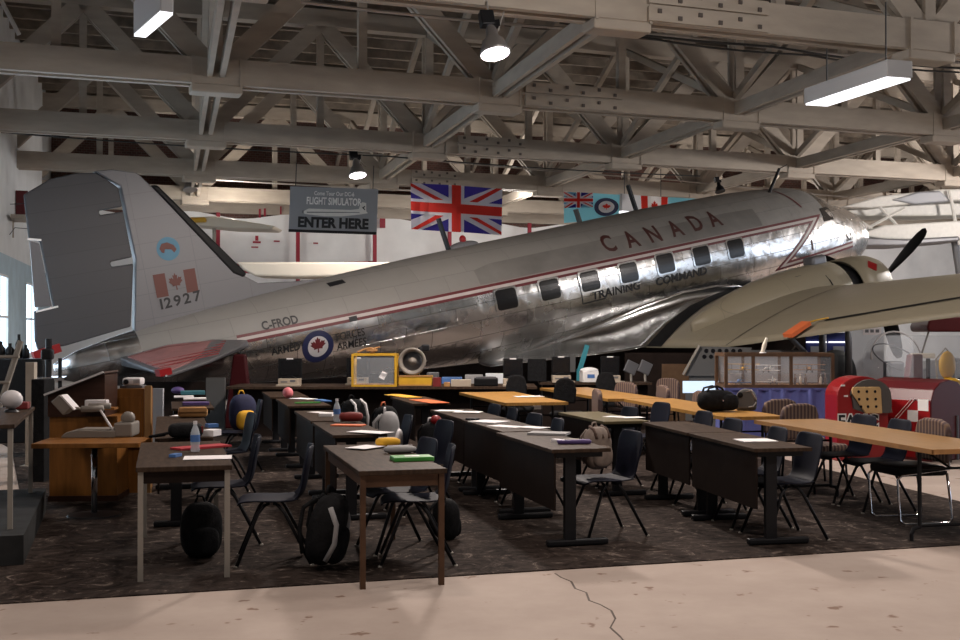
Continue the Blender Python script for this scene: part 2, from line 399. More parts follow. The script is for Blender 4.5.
# white sheeting hung over the lower wall
mb = MB(); n = 150; zz = [0, .8, 1.6, 2.4, 3.2, 4.0, 4.7, 5.3, 5.75]; g = []
for i in range(n+1):
    t = -.4+i*(50/n)
    g.append([mb.v((t, 42.85+.09*sin(t*2.1+z*1.3)*.6+.05*random.uniform(-1,1), z+(.10*sin(t*1.7) if z > 5 else 0))) for z in zz])
for a, b in zip(g, g[1:]):
    for k in range(len(zz)-1): mb.f([a[k], b[k], b[k+1], a[k+1]])
tp = struct('wall_sheeting', mb, 'tarp', smooth=True, rz=HB)
def tt(u, d):                          # t along the hangar for photo column u on the plane at distance d
    q = (u-480)/F; Y = d/(cos(HB)-q*sin(HB)); return q*Y*cos(HB)+Y*sin(HB), Y
def tz(u, v, d): t, Y = tt(u, d); return t, EYE+(HOR-v)/F*Y
mb = MB()
for a, b in (((222,265),(262,264)),((262,264),(300,267)),((300,267),(338,266)),((345,263),(375,262)),((225,268),(250,272))):
    t0, z0 = tz(*a, 42.6); t1, z1 = tz(*b, 42.6); mb.bar((t0,42.7,z0),(t1,42.7,z1),.02,.10)
for u, v, w, h in ((257,242,8,2),(257,238,3,5),(277,241,6,1.5),(255,247,7,1.5),(316,243,5,1.5),(265,212,2,8),(281,210,1.5,8),(302,218,1.5,7),(322,220,1.5,8),(260,213,2,9),(236,224,2,7),(383,223,6,10),(458,219,5,7)):
    t0, z0 = tz(u, v, 42.6); s = 42/F; mb.box((t0,42.68,z0), (w*s,.02,h*s))
mb.build('tape_mark', 'red_tape', tp)
for i, u in enumerate((218, 298, 375, 450, 530)):
    t0, _ = tz(u, 200, 42.4); mb = MB(); mb.box((t0, 42.45, 2.9), (.13, .1, 5.8)); struct('trim_%d' % (i+1), mb, 'red_tape', rz=HB)
# boarded strip above the sheeting and a heating pipe along it
mb = MB(); mb.box((22, 42.9, 6.15), (50, .12, .65)); mb.box((22, 42.8, 6.62), (50, .2, .2)); struct('trim_6', mb, 'timber', rz=HB)
mb = MB(); mb.tube([(-2,42.3,6.35),(48,42.3,6.35)], .09, 8); mb.tube([(-2,42.4,6.6),(48,42.4,6.6)], .05, 8); struct('trim_7', mb, 'conduit', rz=HB)

# roof
mb = MB(); mb.box((20, 15, 9.62), (64, 58, .12)); rf = struct('ceiling', mb, 'roof_deck', rz=HB)
mb = MB()
for i in range(46): mb.box((20, -8+i*1.12, 9.45), (64, .12, .26))
mb.build('joist', 'timber_dark', rf)

# roof trusses
def truss(k):
    d = (4.65+1.38*(k-1))*4.6; x1 = 2.76+.59*(k-1); S = 5.37; zc, ztop = 6.2, 9.05
    rt = bpy.data.objects.new('roof_truss', None); COL.objects.link(rt); rt['kind'] = 'structure'
    rt.location = NV*d; rt.rotation_euler = (0,0,HB)
    nodes = [x1+S*j for j in range(-1, 9)]; xe = nodes[0]-.1
    rnd = random.Random(k)
    mb = MB()
    for y in (-.16, .16): mb.box(((xe+nodes[-1])/2, y, zc), (nodes[-1]-xe, .13, .46))
    mb.box(((xe+nodes[-1])/2, 0, zc-.02), (nodes[-1]-xe, .19, .30))
    mb.build('bottom_chord', 'timber', rt)
    mb = MB(); mb.box(((xe+nodes[-1])/2, 0, ztop), (nodes[-1]-xe, .34, .40)); mb.build('top_chord', 'timber', rt)
    for j, x in enumerate(nodes):
        for sgn in (-1, 1):
            if j == 0 and sgn < 0: continue
            mb = MB()
            for y in (-.10, .10): mb.bar((x+sgn*.12, y, zc+.1), (x+sgn*S/2, y, ztop-.1), .10, .36, up=(0,1,0) if 0 else (0,0,1))
            mb.build('diagonal', 'timber', rt)
        mb = MB()
        for y in (-.13, .13): mb.box((x, y, (zc+ztop)/2), (.20, .07, ztop-zc))
        mb.build('post', 'timber', rt)
        mb = MB(); mb.box((x+S/2, 0, (zc+ztop)/2), (.16, .14, ztop-zc)); mb.build('post', 'timber', rt)
        # node block and steel strap
        mb = MB(); mb.box((x, 0, zc-.30), (.9, .42, .16), 0, .03); mb.box((x-.42,-.235,zc), (.05,.02,.52)); mb.box((x+.42,-.235,zc), (.05,.02,.52)); mb.build('gusset', 'timber', rt)
        # sway bracing and tie running to the next truss
        L = 1.38*4.6
        mb = MB()
        for q in (-.11, .11): mb.bar((x+q, 0, zc+.02), (x+.59+q, L, zc+.02), .09, .26)
        mb.build('tie_beam', 'timber', rt)
        mb = MB(); mb.bar((x+.12, .1, zc+.2), (x+.59, L, ztop-.1), .12, .16); mb.build('sway_brace', 'timber', rt)
        mb = MB(); mb.bar((x-.12, .1, ztop-.1), (x+.50, L, zc+.2), .12, .16); mb.build('sway_brace', 'timber', rt)
    return rt, d, nodes
TR = [truss(k) for k in range(0, 5)]
def splice(k, u0, u1):
    rt, d, nodes = TR[k]
    t0, _ = tt(u0, d-.25); t1, _ = tt(u1, d-.25)
    mb = MB(); w = t1-t0
    for z in (.125, -.125): mb.box(((t0+t1)/2, -.26, 6.2+z), (w, .07, .20))
    sp = mb.build('splice_plate', 'timber', rt)
    mb = MB()
    for z in (.125, -.125):
        for i in range(6): mb.box((t0+w*(i+.5)/6, -.305, 6.2+z+.04*(-1)**i), (.06,.03,.06))
    mb.build('bolt_head', 'bolt', sp)
for a in ((0,648,768),(1,525,622),(2,458,525),(3,886,940),(3,412,458)): splice(*a)

# conduits and cables slung below the trusses
for i, (u0, v0, u1, v1, d, r, m) in enumerate(((300,1,960,62,19.5,.03,'conduit'),(560,22,960,68,19.0,.022,'cable'),(640,36,960,72,19.2,.02,'cable'),(0,71,640,110,22.6,.018,'cable'),(0,132,700,176,28.9,.018,'cable'),(320,149,960,205,33,.025,'conduit'),(-4,-8,18,34,27,.05,'white_paint'),(190,178,960,216,39.8,.035,'conduit'))):
    t0, z0 = tz(u0, v0, d); t1, z1 = tz(u1, v1, d)
    mb = MB(); mb.tube([(t0+(t1-t0)*k/10, d+(0 if i == 6 else .03*sin(k)), z0+(z1-z0)*k/10-(0 if i == 6 else .05*sin(pi*(k % 5)/5))) for k in range(11)], r, 6)
    o = struct('ceiling_conduit', mb, m, rz=HB)

# lamps
def bay_lamp(u, v, Y, sc, label):
    p = at(u, v, Y); o = thing('pendant_lamp', label, 'lamp', p, 0)
    mb = MB(); mb.lathe([(.07,.42),(.10,.36),(.12,.2),(.20,.12),(.27,-.08),(.29,-.16),(.27,-.16),(.24,-.06),(.1,.08)], 24, caps=False); mb.build('shade', 'lamp_shell', o, True)
    mb = MB(); mb.lathe([(.001,-.150),(.27,-.150),(.27,-.13),(.001,-.13)], 24, caps=False); mb.build('diffuser', 'lamp_glow', o)
    mb = MB(); mb.box((-.05,0,.58), (.26,.2,.3), .3, .02); mb.box((.1,.02,.46), (.16,.12,.12)); mb.build('ballast', 'black_metal', o)
    mb = MB(); mb.tube([(0,0,.7),(.02,0,.95)], .02, 6); mb.tube([(.12,0,.3),(.3,.05,.72)], .014, 6); mb.build('hook', 'conduit', o)
    o.scale = (sc,sc,sc); o.rotation_euler = (R(-15), R(-9), 0)
    return p
lampA = bay_lamp(494, 46, 15.6, .72, 'bigger bright pendant lamp hung from the roof above the middle desks')
lampB = bay_lamp(357, 171, 29.5, .78, 'smaller bright pendant lamp hung over the flight simulator sign')
lampC = bay_lamp(190, 186, 37, .8, 'unlit dark pendant lamp far back above the fin of the aircraft')
for o in list(bpy.data.objects):
    if o.name.startswith('diffuser') and o.parent.name == 'pendant_lamp.002': o.data.materials[0] = M['lamp_shell']
lampD = bay_lamp(720, 189, 33, .5, 'small dark spotlight under the truss near the aircraft cockpit')
for o in list(bpy.data.objects):
    if o.name.startswith('diffuser') and o.parent.name == 'pendant_lamp.003': o.data.materials[0] = M['black_metal']
    if o.name.startswith('shade') and o.parent.name == 'pendant_lamp.003': o.data.materials[0] = M['black_metal']
def fixture(u, v, Y, L, W, H, rz, label, tilt=0, glow='tube_glow', name='strip_light', cat='light fixture'):
    o = thing(name, label, cat, at(u, v, Y), rz); o.rotation_euler = (tilt, 0, rz)
    mb = MB(); mb.box((0,0,0), (W,L,H), 0, .015); mb.build('housing', 'fixture', o)
    mb = MB(); mb.box((0,0,-H/2-.012), (W*.92,L*.97,.03)); mb.build('diffuser', glow, o)
    for y in (-L*.35, L*.35): mb = MB(); mb.tube([(0,y,H/2),(0,y,H/2+.9)], .012, 6); mb.build('hanger', 'cable', o)
fixture(152, 6, 14.5, 1.3, .16, .42, R(30), 'strip light with white diffuser hanging in the corner above the fin')
fixture(643, 205, 35, 2.2, .45, .5, R(-52), 'far bright strip light between the two smaller flags')
fixture(856, 83, 17.5, 2.1, .42, .24, R(17), 'large pale grey box light hanging from the beams by the right trusses')
fixture(498, 33, 34, .1, .1, .1, 0, 'x') if 0 else None
# ------------------------------------------------------------------ the big transport aircraft
AA, AE = R(32.39), R(11.3)
AF = Vector((cos(AA)*cos(AE), sin(AA)*cos(AE), sin(AE))); AS = Vector((sin(AA), -cos(AA), 0)); AU = AS.cross(AF)
AO = Vector((9.556, 29.50, 4.2015))
AIR = thing('transport_aircraft', 'large silver and white twin-engine propeller aircraft marked CANADA, parked behind the desks', 'aircraft')
AIR.matrix_world = Matrix(((-AF.x,AS.x,AU.x,AO.x),(-AF.y,AS.y,AU.y,AO.y),(-AF.z,AS.z,AU.z,AO.z),(0,0,0,1)))
ST = [(0,-.08,-.24,.07),(.05,.06,-.40,.19),(.15,.19,-.52,.29),(.35,.36,-.68,.43),(.7,.55,-.84,.60),(1.1,.69,-.95,.77),(1.5,.82,-1.02,.91),(1.75,.98,-1.05,.97),(2.2,1.22,-1.09,1.07),(2.7,1.34,-1.12,1.15),(3.4,1.40,-1.15,1.20),(4.5,1.45,-1.16,1.24),
      (7,1.46,-1.15,1.25),(9,1.42,-1.11,1.25),(10,1.40,-1.08,1.24),(11.5,1.38,-.98,1.20),(13,1.35,-.80,1.10),(14.5,1.30,-.60,.94),(16,1.22,-.38,.72),(17.5,1.12,-.12,.46),(18.6,1.0,.12,.26),(19.3,.88,.32,.14),(19.72,.74,.5,.05)]
def stn(x):
    x = max(0, min(19.72, x))
    for a, b in zip(ST, ST[1:]):
        if x <= b[0]:
            k = (x-a[0])/(b[0]-a[0]); return [a[i]+(b[i]-a[i])*k for i in (1,2,3)]
def ysf(x, z):
    t, b, w = stn(x); c = (t+b)/2; h = (t-b)/2
    q = 1-((z-c)/h)**2
    return w*sqrt(q) if q > 0 else 0.0
def hit(u, v, y=1.1):                    # photo pixel -> (x, z) on the starboard side skin
    for _ in range(12):
        d = Vector(((u-480)/F, 1, (HOR-v)/F)); c = Vector((0,0,EYE)); o = AO+AS*y
        t = ((o-c).dot(AS))/d.dot(AS); p = c+d*t-AO; x, z = -p.dot(AF), p.dot(AU)
        y = .5*y+.5*ysf(x, z)
    return x, z
mb = MB(); NR = 48; rr = []
xs = sorted(set([s[0] for s in ST]+[i*.5 for i in range(1, 39)]))
for x in xs:
    t, b, w = stn(x); c = (t+b)/2; h = (t-b)/2
    rr.append([mb.v((x, w*sin(2*pi*k/NR), c+h*cos(2*pi*k/NR))) for k in range(NR)])
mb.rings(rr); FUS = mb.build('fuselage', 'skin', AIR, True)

def decal(bm, fn, name, m, parent, sub=(.14,.06)):
    xs_ = [v.co.x for v in bm.verts]; ys_ = [v.co.y for v in bm.verts]
    for ax, lo, hi, st in ((0, min(xs_), max(xs_), sub[0]), (1, min(ys_), max(ys_), sub[1])):
        p = lo+st
        while p < hi:
            co = (p,0,0) if ax == 0 else (0,p,0); no = (1,0,0) if ax == 0 else (0,1,0)
            bmesh.ops.bisect_plane(bm, geom=bm.verts[:]+bm.edges[:]+bm.faces[:], plane_co=co, plane_no=no); p += st
    for v in bm.verts: v.co = fn(v.co.x, v.co.y)
    me = bpy.data.meshes.new(name); bmesh.ops.recalc_face_normals(bm, faces=bm.faces[:]); bm.to_mesh(me); bm.free()
    me.materials.append(M[m] if isinstance(m, str) else m); o = bpy.data.objects.new(name, me); COL.objects.link(o); o.parent = parent
    return o
def poly_bm(*polys):
    bm = bmesh.new()
    for p in polys: bm.faces.new([bm.verts.new((a, b, 0)) for a, b in p])
    bm.normal_update(); bmesh.ops.triangulate(bm, faces=[f for f in bm.faces if len(f.verts) > 4], ngon_method='EAR_CLIP')
    return bm
def onskin(off): return lambda x, z: Vector((x, ysf(x, z)+off, z))
def skin_text(s, u, v, size, m, name='lettering', bold=0, sx=1.0, off=.006):
    x0, z0 = hit(u, v); bm = text_mesh(s, size, bold, sx)
    return decal(bm, lambda X, Z: onskin(off)(x0-X, z0+Z), name, m, FUS)
def ring(cx, cz, r, n=28): return [(cx+r*cos(2*pi*k/n), cz+r*sin(2*pi*k/n)) for k in range(n)]
# livery stripes
P = [hit(238,343.5), hit(400,307), hit(590,266.5), hit(700,241.5), hit(815.5,218.5), hit(783,266), hit(853,244)]
ZS_CHECK = [round(p[1],3) for p in P]
def strip(pts, a, b):
    L = []
    for off in (a, b):
        row = []
        for i, p in enumerate(pts):
            p = Vector(p); n = []
            for q, r_ in ((i-1, i), (i, i+1)):
                if q >= 0 and r_ < len(pts):
                    d = (Vector(pts[r_])-Vector(pts[q])).normalized(); n.append(Vector((-d.y, d.x)))
            m = n[0] if len(n) == 1 else (n[0]+n[1]).normalized()
            k = 1 if len(n) == 1 else 1/max(.3, m.dot(n[0]))
            row.append(p+m*off*k)
        L.append(row)
    return [[tuple(L[0][i]), tuple(L[0][i+1]), tuple(L[1][i+1]), tuple(L[1][i])] for i in range(len(pts)-1)]
zs = sum(p[1] for p in P[:4])/4
P[0] = (P[0][0], zs); P[1] = (P[1][0], zs); P[2] = (P[2][0], zs); P[3] = (P[3][0], zs)
ZSV = zs
for n_ in M['skin'].node_tree.nodes:
    if n_.type == 'MATH' and n_.operation == 'GREATER_THAN' and abs(n_.inputs[1].default_value-ZS) < 1e-6: n_.inputs[1].default_value = zs
print('stripe z', zs, ZS_CHECK)
for a, b, m in ((-.078,-.028,'stripe_red'),(-.028,.028,'stripe_white'),(.028,.078,'stripe_red')):
    decal(poly_bm(*strip(P, a, b)), onskin(.005), 'livery_stripe', m, FUS, (.3,.05))
x0, z0 = hit(806,213)
bm = bmesh.new(); L = []
for i in range(13):
    a = i/12*1.35; t, b, w = stn(3.0+.0*a); 
    for xx in (x0+.35*(i/12)+.0, x0+.35*(i/12)+.05):
        t, b, w = stn(xx); c = (t+b)/2; h = (t-b)/2; th = pi/2-.62-.9*i/12*.9
        L.append(bm.verts.new((xx, (w+.006)*sin(th), c+(h+.006)*cos(th))))
for i in range(12): bm.faces.new((L[2*i], L[2*i+1], L[2*i+3], L[2*i+2]))
decal(bm, lambda X, Z: None, 'x', 'stripe_red', FUS) if 0 else None
me = bpy.data.meshes.new('roof_band'); bm.to_mesh(me); bm.free(); me.materials.append(M['stripe_red']); ob = bpy.data.objects.new('roof_band', me); COL.objects.link(ob); ob.parent = FUS
# bare patch behind the CANADA lettering
xa, _ = hit(476,275); xb, _ = hit(757,215)
decal(poly_bm([(xa, zs+.10),(xb, zs+.10),(xb, 1.04),(xb+.9, 1.06),(xa-.4,1.0),(xa,.93)]), onskin(.003), 'bare_patch', mat('bare_patch', (.165,.157,.146), .5, noise=.22, nscale=1.6), FUS, (.4,.05))
for ch, u, v in (('C',606,252),('A',629.5,247.5),('N',651,242.5),('A',674,236.5),('D',694,231),('A',713,226.5)):
    skin_text(ch, u, v, .46, 'letter_maroon', bold=.012)
skin_text('TRAINING', 592.5, 300, .235, 'letter_black', bold=.004, sx=1.14)
skin_text('COMMAND', 656, 286, .235, 'letter_black', bold=.004, sx=1.17)
skin_text('C-FROD', 262.5, 330, .20, 'letter_black', bold=.006, sx=.88)
skin_text('ARMED', 272, 355.5, .19, 'letter_black', bold=.002, sx=.80)
skin_text('FORCES', 336, 341, .19, 'letter_black', bold=.002, sx=.80)
skin_text('ARMÉES', 337, 350.5, .19, 'letter_black', bold=.002, sx=.82)
skin_text('521', 847, 241, .24, 'letter_black', bold=.004, off=.01)
cx, cz = hit(318,346.5)
decal(poly_bm(ring(cx, cz, .285)), onskin(.005), 'roundel', 'roundel_blue', FUS, (.1,.05))
decal(poly_bm(ring(cx, cz, .185)), onskin(.009), 'roundel_disc', 'flag_white', FUS, (.1,.05))
decal(poly_bm([(cx-.16*a, cz+.01+.16*b) for a, b in LEAF]), onskin(.013), 'maple_leaf', 'stripe_red', FUS, (.1,.05))
# cabin windows
for u, v in ((506.7,299),(550,289.5),(590,281),(629,272.5),(665.7,263.3),(701.7,255.7),(736,248.3)):
    x, z = hit(u, v)
    def rr_(w, h, r=.06): return [(x+sx*(w-r)+r*cos(a)*1, z+sz*(h-r)+r*sin(a)) for sx, sz, a0 in ((1,1,0),(-1,1,90),(-1,-1,180),(1,-1,270)) for a in (R(a0), R(a0+45), R(a0+90))]
    fr = decal(poly_bm(rr_(.265,.228)), onskin(.012), 'window_frame', 'alu', FUS, (.2,.06))
    decal(poly_bm(rr_(.225,.195)), onskin(.018), 'window_pane', 'dark_screen', fr, (.2,.06))
# door outlines and the nose pitot slot
def outline(pts, w=.022):
    pts = [hit(*p) for p in pts]; return poly_bm(*strip(pts, -w/2, w/2))
decal(outline([(577,277),(583,304),(599,300),(606,298)]), onskin(.004), 'hatch_seam', 'letter_black', FUS)
decal(outline([(811.5,240),(813,250)], .06), onskin(.006), 'pitot_slot', 'letter_maroon', FUS)
decal(outline([(328,285),(344,281)], .07), onskin(.006), 'drain_slot', 'letter_black', FUS)
decal(outline([(349,319.6),(357,317.8)], .09), onskin(.010), 'step_slot', 'letter_black', FUS)
# cockpit glazing
mb = MB()
for s in (1, -1):
    q = [hit(819,208.5), hit(826.5,206.5), hit(834,219), hit(824.5,221.5)]
    mb.f([mb.v((x, s*(ysf(x, z)+.012), z)) for x, z in q])
    a, b = hit(828,207.5), hit(835.5,218); mb.f([mb.v((a[0], s*(ysf(*a)+.012), a[1])), mb.v((b[0], s*(ysf(*b)+.012), b[1])), mb.v((1.55, s*.04, .90)), mb.v((2.0, s*.04, 1.17))])
cw = mb.build('cockpit_glazing', 'dark_screen', AIR)
# masts and fittings on the roof
mb = MB(); mb.bar((12.0,0,1.30),(12.12,0,2.0),.11,.05); mb.build('antenna_mast', 'black_metal', AIR)
mb = MB(); mb.bar((7.15,.0,1.4),(7.28,0,2.02),.10,.05); mb.build('antenna_mast', 'black_metal', AIR)
mb = MB(); mb.tube([(3.55,.45,1.28),(3.1,.45,1.80)], .035, 8); mb.tube([(3.1,.45,1.80),(2.8,.42,1.86)], .012, 6); mb.build('antenna_mast', 'black_metal', AIR)
mb = MB(); mb.bar((8.72,0,1.38),(8.78,0,1.70),.13,.04); mb.build('antenna_mast', 'grey_panel', AIR)
mb = MB(); mb.ell((11.65,0,1.38),(.35,.12,.10)); o = mb.build('beacon_fairing', 'fin_paint', AIR, True); mb = MB(); mb.ell((11.65,0,1.51),(.07,.07,.09)); mb.build('beacon', 'red_paint', o, True)
# fin and rudder
FIN = [(18.34,1.06),(18.10,2.18),(18.11,3.41),(18.48,3.72),(18.2,3.71),(17.8,3.60),(17.6,3.34),(16.37,1.66),(16.05,1.42),(15.4,1.33),(14.2,1.24),(15.5,.9),(18.3,.5)]
mb = MB()
def lens(poly, w, edge):                 # thin slab with a slimmer rim
    c = Vector((sum(p[0] for p in poly)/len(poly), sum(p[1] for p in poly)/len(poly)))
    return w
mb.prism(FIN, -.10, .10); fin = mb.build('fin', 'fin_paint', AIR, mods=(('bev', .02),))
mb = MB(); mb.prism([(17.63,3.36),(17.50,3.36),(16.22,1.62),(16.30,1.55),(16.48,1.66)], -.115, .115); mb.build('deicing_boot', 'black_plastic', fin, mods=(('bev', .04),))
finp = lambda x, z: Vector((x, .106, z))
ex, ez = 17.53, 2.27
decal(poly_bm(ring(ex, ez, .20)), finp, 'emblem', 'emblem_blue', fin)
decal(poly_bm([(ex+a, ez+b) for a, b in ((.15,.02),(.10,.10),(0,.11),(-.10,.05),(-.14,-.03),(-.09,-.08),(-.05,-.02),(.06,0),(.08,-.06),(.12,-.05))]), lambda x, z: Vector((x, .110, z)), 'emblem_bison', 'flag_brown', fin)
fl_ = [(17.88,1.93),(17.15,1.80),(17.15,1.40),(17.88,1.53)]
def fq(s, t): # bilinear in the flag
    a = Vector(fl_[0]).lerp(Vector(fl_[1]), s); b = Vector(fl_[3]).lerp(Vector(fl_[2]), s); return tuple(a.lerp(b, 1-t))
def fin_hit(u, v):
    d = Vector(((u-480)/F, 1, (HOR-v)/F)); c = Vector((0,0,EYE)); o = AO+AS*.106; t = ((o-c).dot(AS))/d.dot(AS); p = c+d*t-AO
    return -p.dot(AF), p.dot(AU)
fl_ = [fin_hit(152.5,275), fin_hit(194.5,268), fin_hit(198.5,291), fin_hit(157,298)]
decal(poly_bm([fq(0,0),fq(.28,0),fq(.28,1),fq(0,1)]), finp, 'flag_bar', 'flag_brown', fin)
decal(poly_bm([fq(.72,0),fq(1,0),fq(1,1),fq(.72,1)]), finp, 'flag_bar', 'flag_brown', fin)
decal(poly_bm([fq(.28,0),fq(.72,0),fq(.72,1),fq(.28,1)]), lambda x, z: Vector((x, .104, z)), 'flag_field', 'flag_white' if 0 else 'fin_paint', fin)
decal(poly_bm([fq(.5+.19*a, .52+.42*b) for a, b in LEAF]), lambda x, z: Vector((x, .110, z)), 'flag_leaf', 'flag_brown', fin)
bx, bz = fin_hit(158,310)
dx = Vector(fin_hit(202,299))-Vector((bx, bz)); dx.normalize()
for ch, u, v in (('1',158.5,310),('2',165,308.5),('9',174.5,306.2),('2',184,304),('7',194,301.6)):
    bx, bz = fin_hit(u, v); bm = text_mesh(ch, .245, .006, 1.08)
    decal(bm, (lambda bx, bz: lambda X, Z: Vector((bx+dx.x*X, .107, bz+dx.y*X+Z)))(bx, bz), 'serial_number', 'letter_black', fin)
# rudder, turned a little to the far side about its hinge
RUD = [(18.43,3.69),(18.77,3.73),(19.18,3.69),(19.62,3.50),(19.68,2.78),(19.52,2.72),(19.52,1.63),(19.82,1.64),(19.90,1.17),(19.88,1.0),(19.45,.99),(18.44,1.09),(18.38,1.09),(18.135,2.12),(18.50,2.13),(18.50,2.21),(18.135,2.23),(18.135,3.00),(18.52,3.00),(18.52,3.07),(18.135,3.08),(18.14,3.40)]
mb = MB(); mb.prism(RUD, -.06, .06); rud = mb.build('rudder', 'rudder_grey', AIR, mods=(('bev', .025),))
mb = MB(); mb.prism([(19.54,2.69),(19.67,2.75),(19.80,1.69),(19.54,1.66)], -.04, .03); tb = mb.build('trim_tab', 'steel_grey', rud)
mb = MB(); mb.bar((19.5,.06,2.74),(19.7,.06,2.79),.03,.03); mb.bar((19.45,.06,1.64),(19.8,.06,1.62),.03,.03); mb.build('tab_hinge', 'white_paint', rud)
mb = MB(); mb.bar((19.55,.02,.98),(19.98,.08,.93),.14,.14); mb.build('rudder_lock', 'red_paint', rud)
mb = MB(); mb.tube([(19.55,0,3.35),(19.85,0,3.38)], .006, 5); mb.tube([(19.65,0,2.95),(19.85,0,3.0),(19.95,0,2.9)], .006, 5); mb.build('static_wick', 'black_metal', rud)
hx = 18.15; rud.matrix_local = Matrix.Translation((hx,0,2)) @ Matrix.Rotation(R(-5), 4, 'Z') @ Matrix.Translation((-hx,0,-2))

# tailplane halves
for s in (1, -1):
    pl = [(16.5,.42,.50),(16.95,1.05,.47),(17.9,2.25,.46),(18.85,2.95,.45),(18.80,2.05,.50),(18.77,.42,.63),(18.0,.42,.68),(17.2,.42,.62)]
    mb = MB(); top = [mb.v((x, s*y, z+(.03 if y < 1 else .02))) for x, y, z in pl]; bot = [mb.v((x, s*y, z-(.12 if y < 1 else .04))) for x, y, z in pl]
    mb.f(top); mb.f(bot[::-1]); n = len(pl)
    for k in range(n): mb.f([top[k], bot[k], bot[(k+1) % n], top[(k+1) % n]])
    st = mb.build('tailplane', 'wing_grey' if 0 else 'steel_grey', AIR, mods=(('bev', .03),))
    pe = [(16.95,.62,.545),(17.35,1.10,.515),(18.0,1.95,.50),(18.72,2.72,.485),(18.70,1.95,.53),(18.69,.62,.65),(18.0,.62,.70),(17.3,.62,.63)]
    mb = MB(); a = [mb.v((x, s*y, z+.012)) for x, y, z in pe]; b = [mb.v((x, s*y, z-.02)) for x, y, z in pe]; mb.f(a); mb.f(b[::-1])
    for k in range(len(pe)): mb.f([a[k], b[k], b[(k+1) % len(pe)], a[(k+1) % len(pe)]])
    el = mb.build('elevator', 'stab_red', st)
    mb = MB()
    for y0 in (.7,1.0,1.3,1.6,1.9,2.2): mb.bar((18.70,s*y0,.66-.07*y0+.02),(17.0+.45*(y0-.6),s*y0*.97,.60-.03*y0+.0),.015,.02)
    mb.build('rib', 'maroon', el)
    mb = MB(); mb.box((18.82, s*2.8, .50), (.18,.22,.10)); mb.build('tail_lock', 'red_paint', st)

# wings
def wsec(y):
    xt = 9.3; zt = -1.12+max(0, y-4.1)*.105
    xl = 4.6+max(0, y-4.3)*.275
    if y > 13.2: k = (y-13.2)/1.25; xl += 1.1*k*k; xt -= .9*k*k
    return xl, xt, zt+.12, zt
def wpt(y, c, up):
    xl, xt, zl, zt = wsec(y); ch = xt-xl; th = .15 if y < 4.3 else .15-.006*(y-4.3)
    yt = th/.2*ch*(.2969*sqrt(c)-.126*c-.3516*c*c+.2843*c**3-.1036*c**4)
    return Vector((xl+c*ch, y, zl+(zt-zl)*c+.02*ch*4*c*(1-c)+(yt if up else -yt*.8)))
CS = [0,.01,.03,.06,.1,.16,.24,.34,.45,.57,.7,.82,.92,1.0]
def wtop(x, y):
    xl, xt, _, _ = wsec(y); return wpt(y, max(0, min(1, (x-xl)/(xt-xl))), True).z
YS = [.3,1,2,3,4.2,4.4,5.5,7,8.5,10,11.5,13.2,13.8,14.2,14.42]
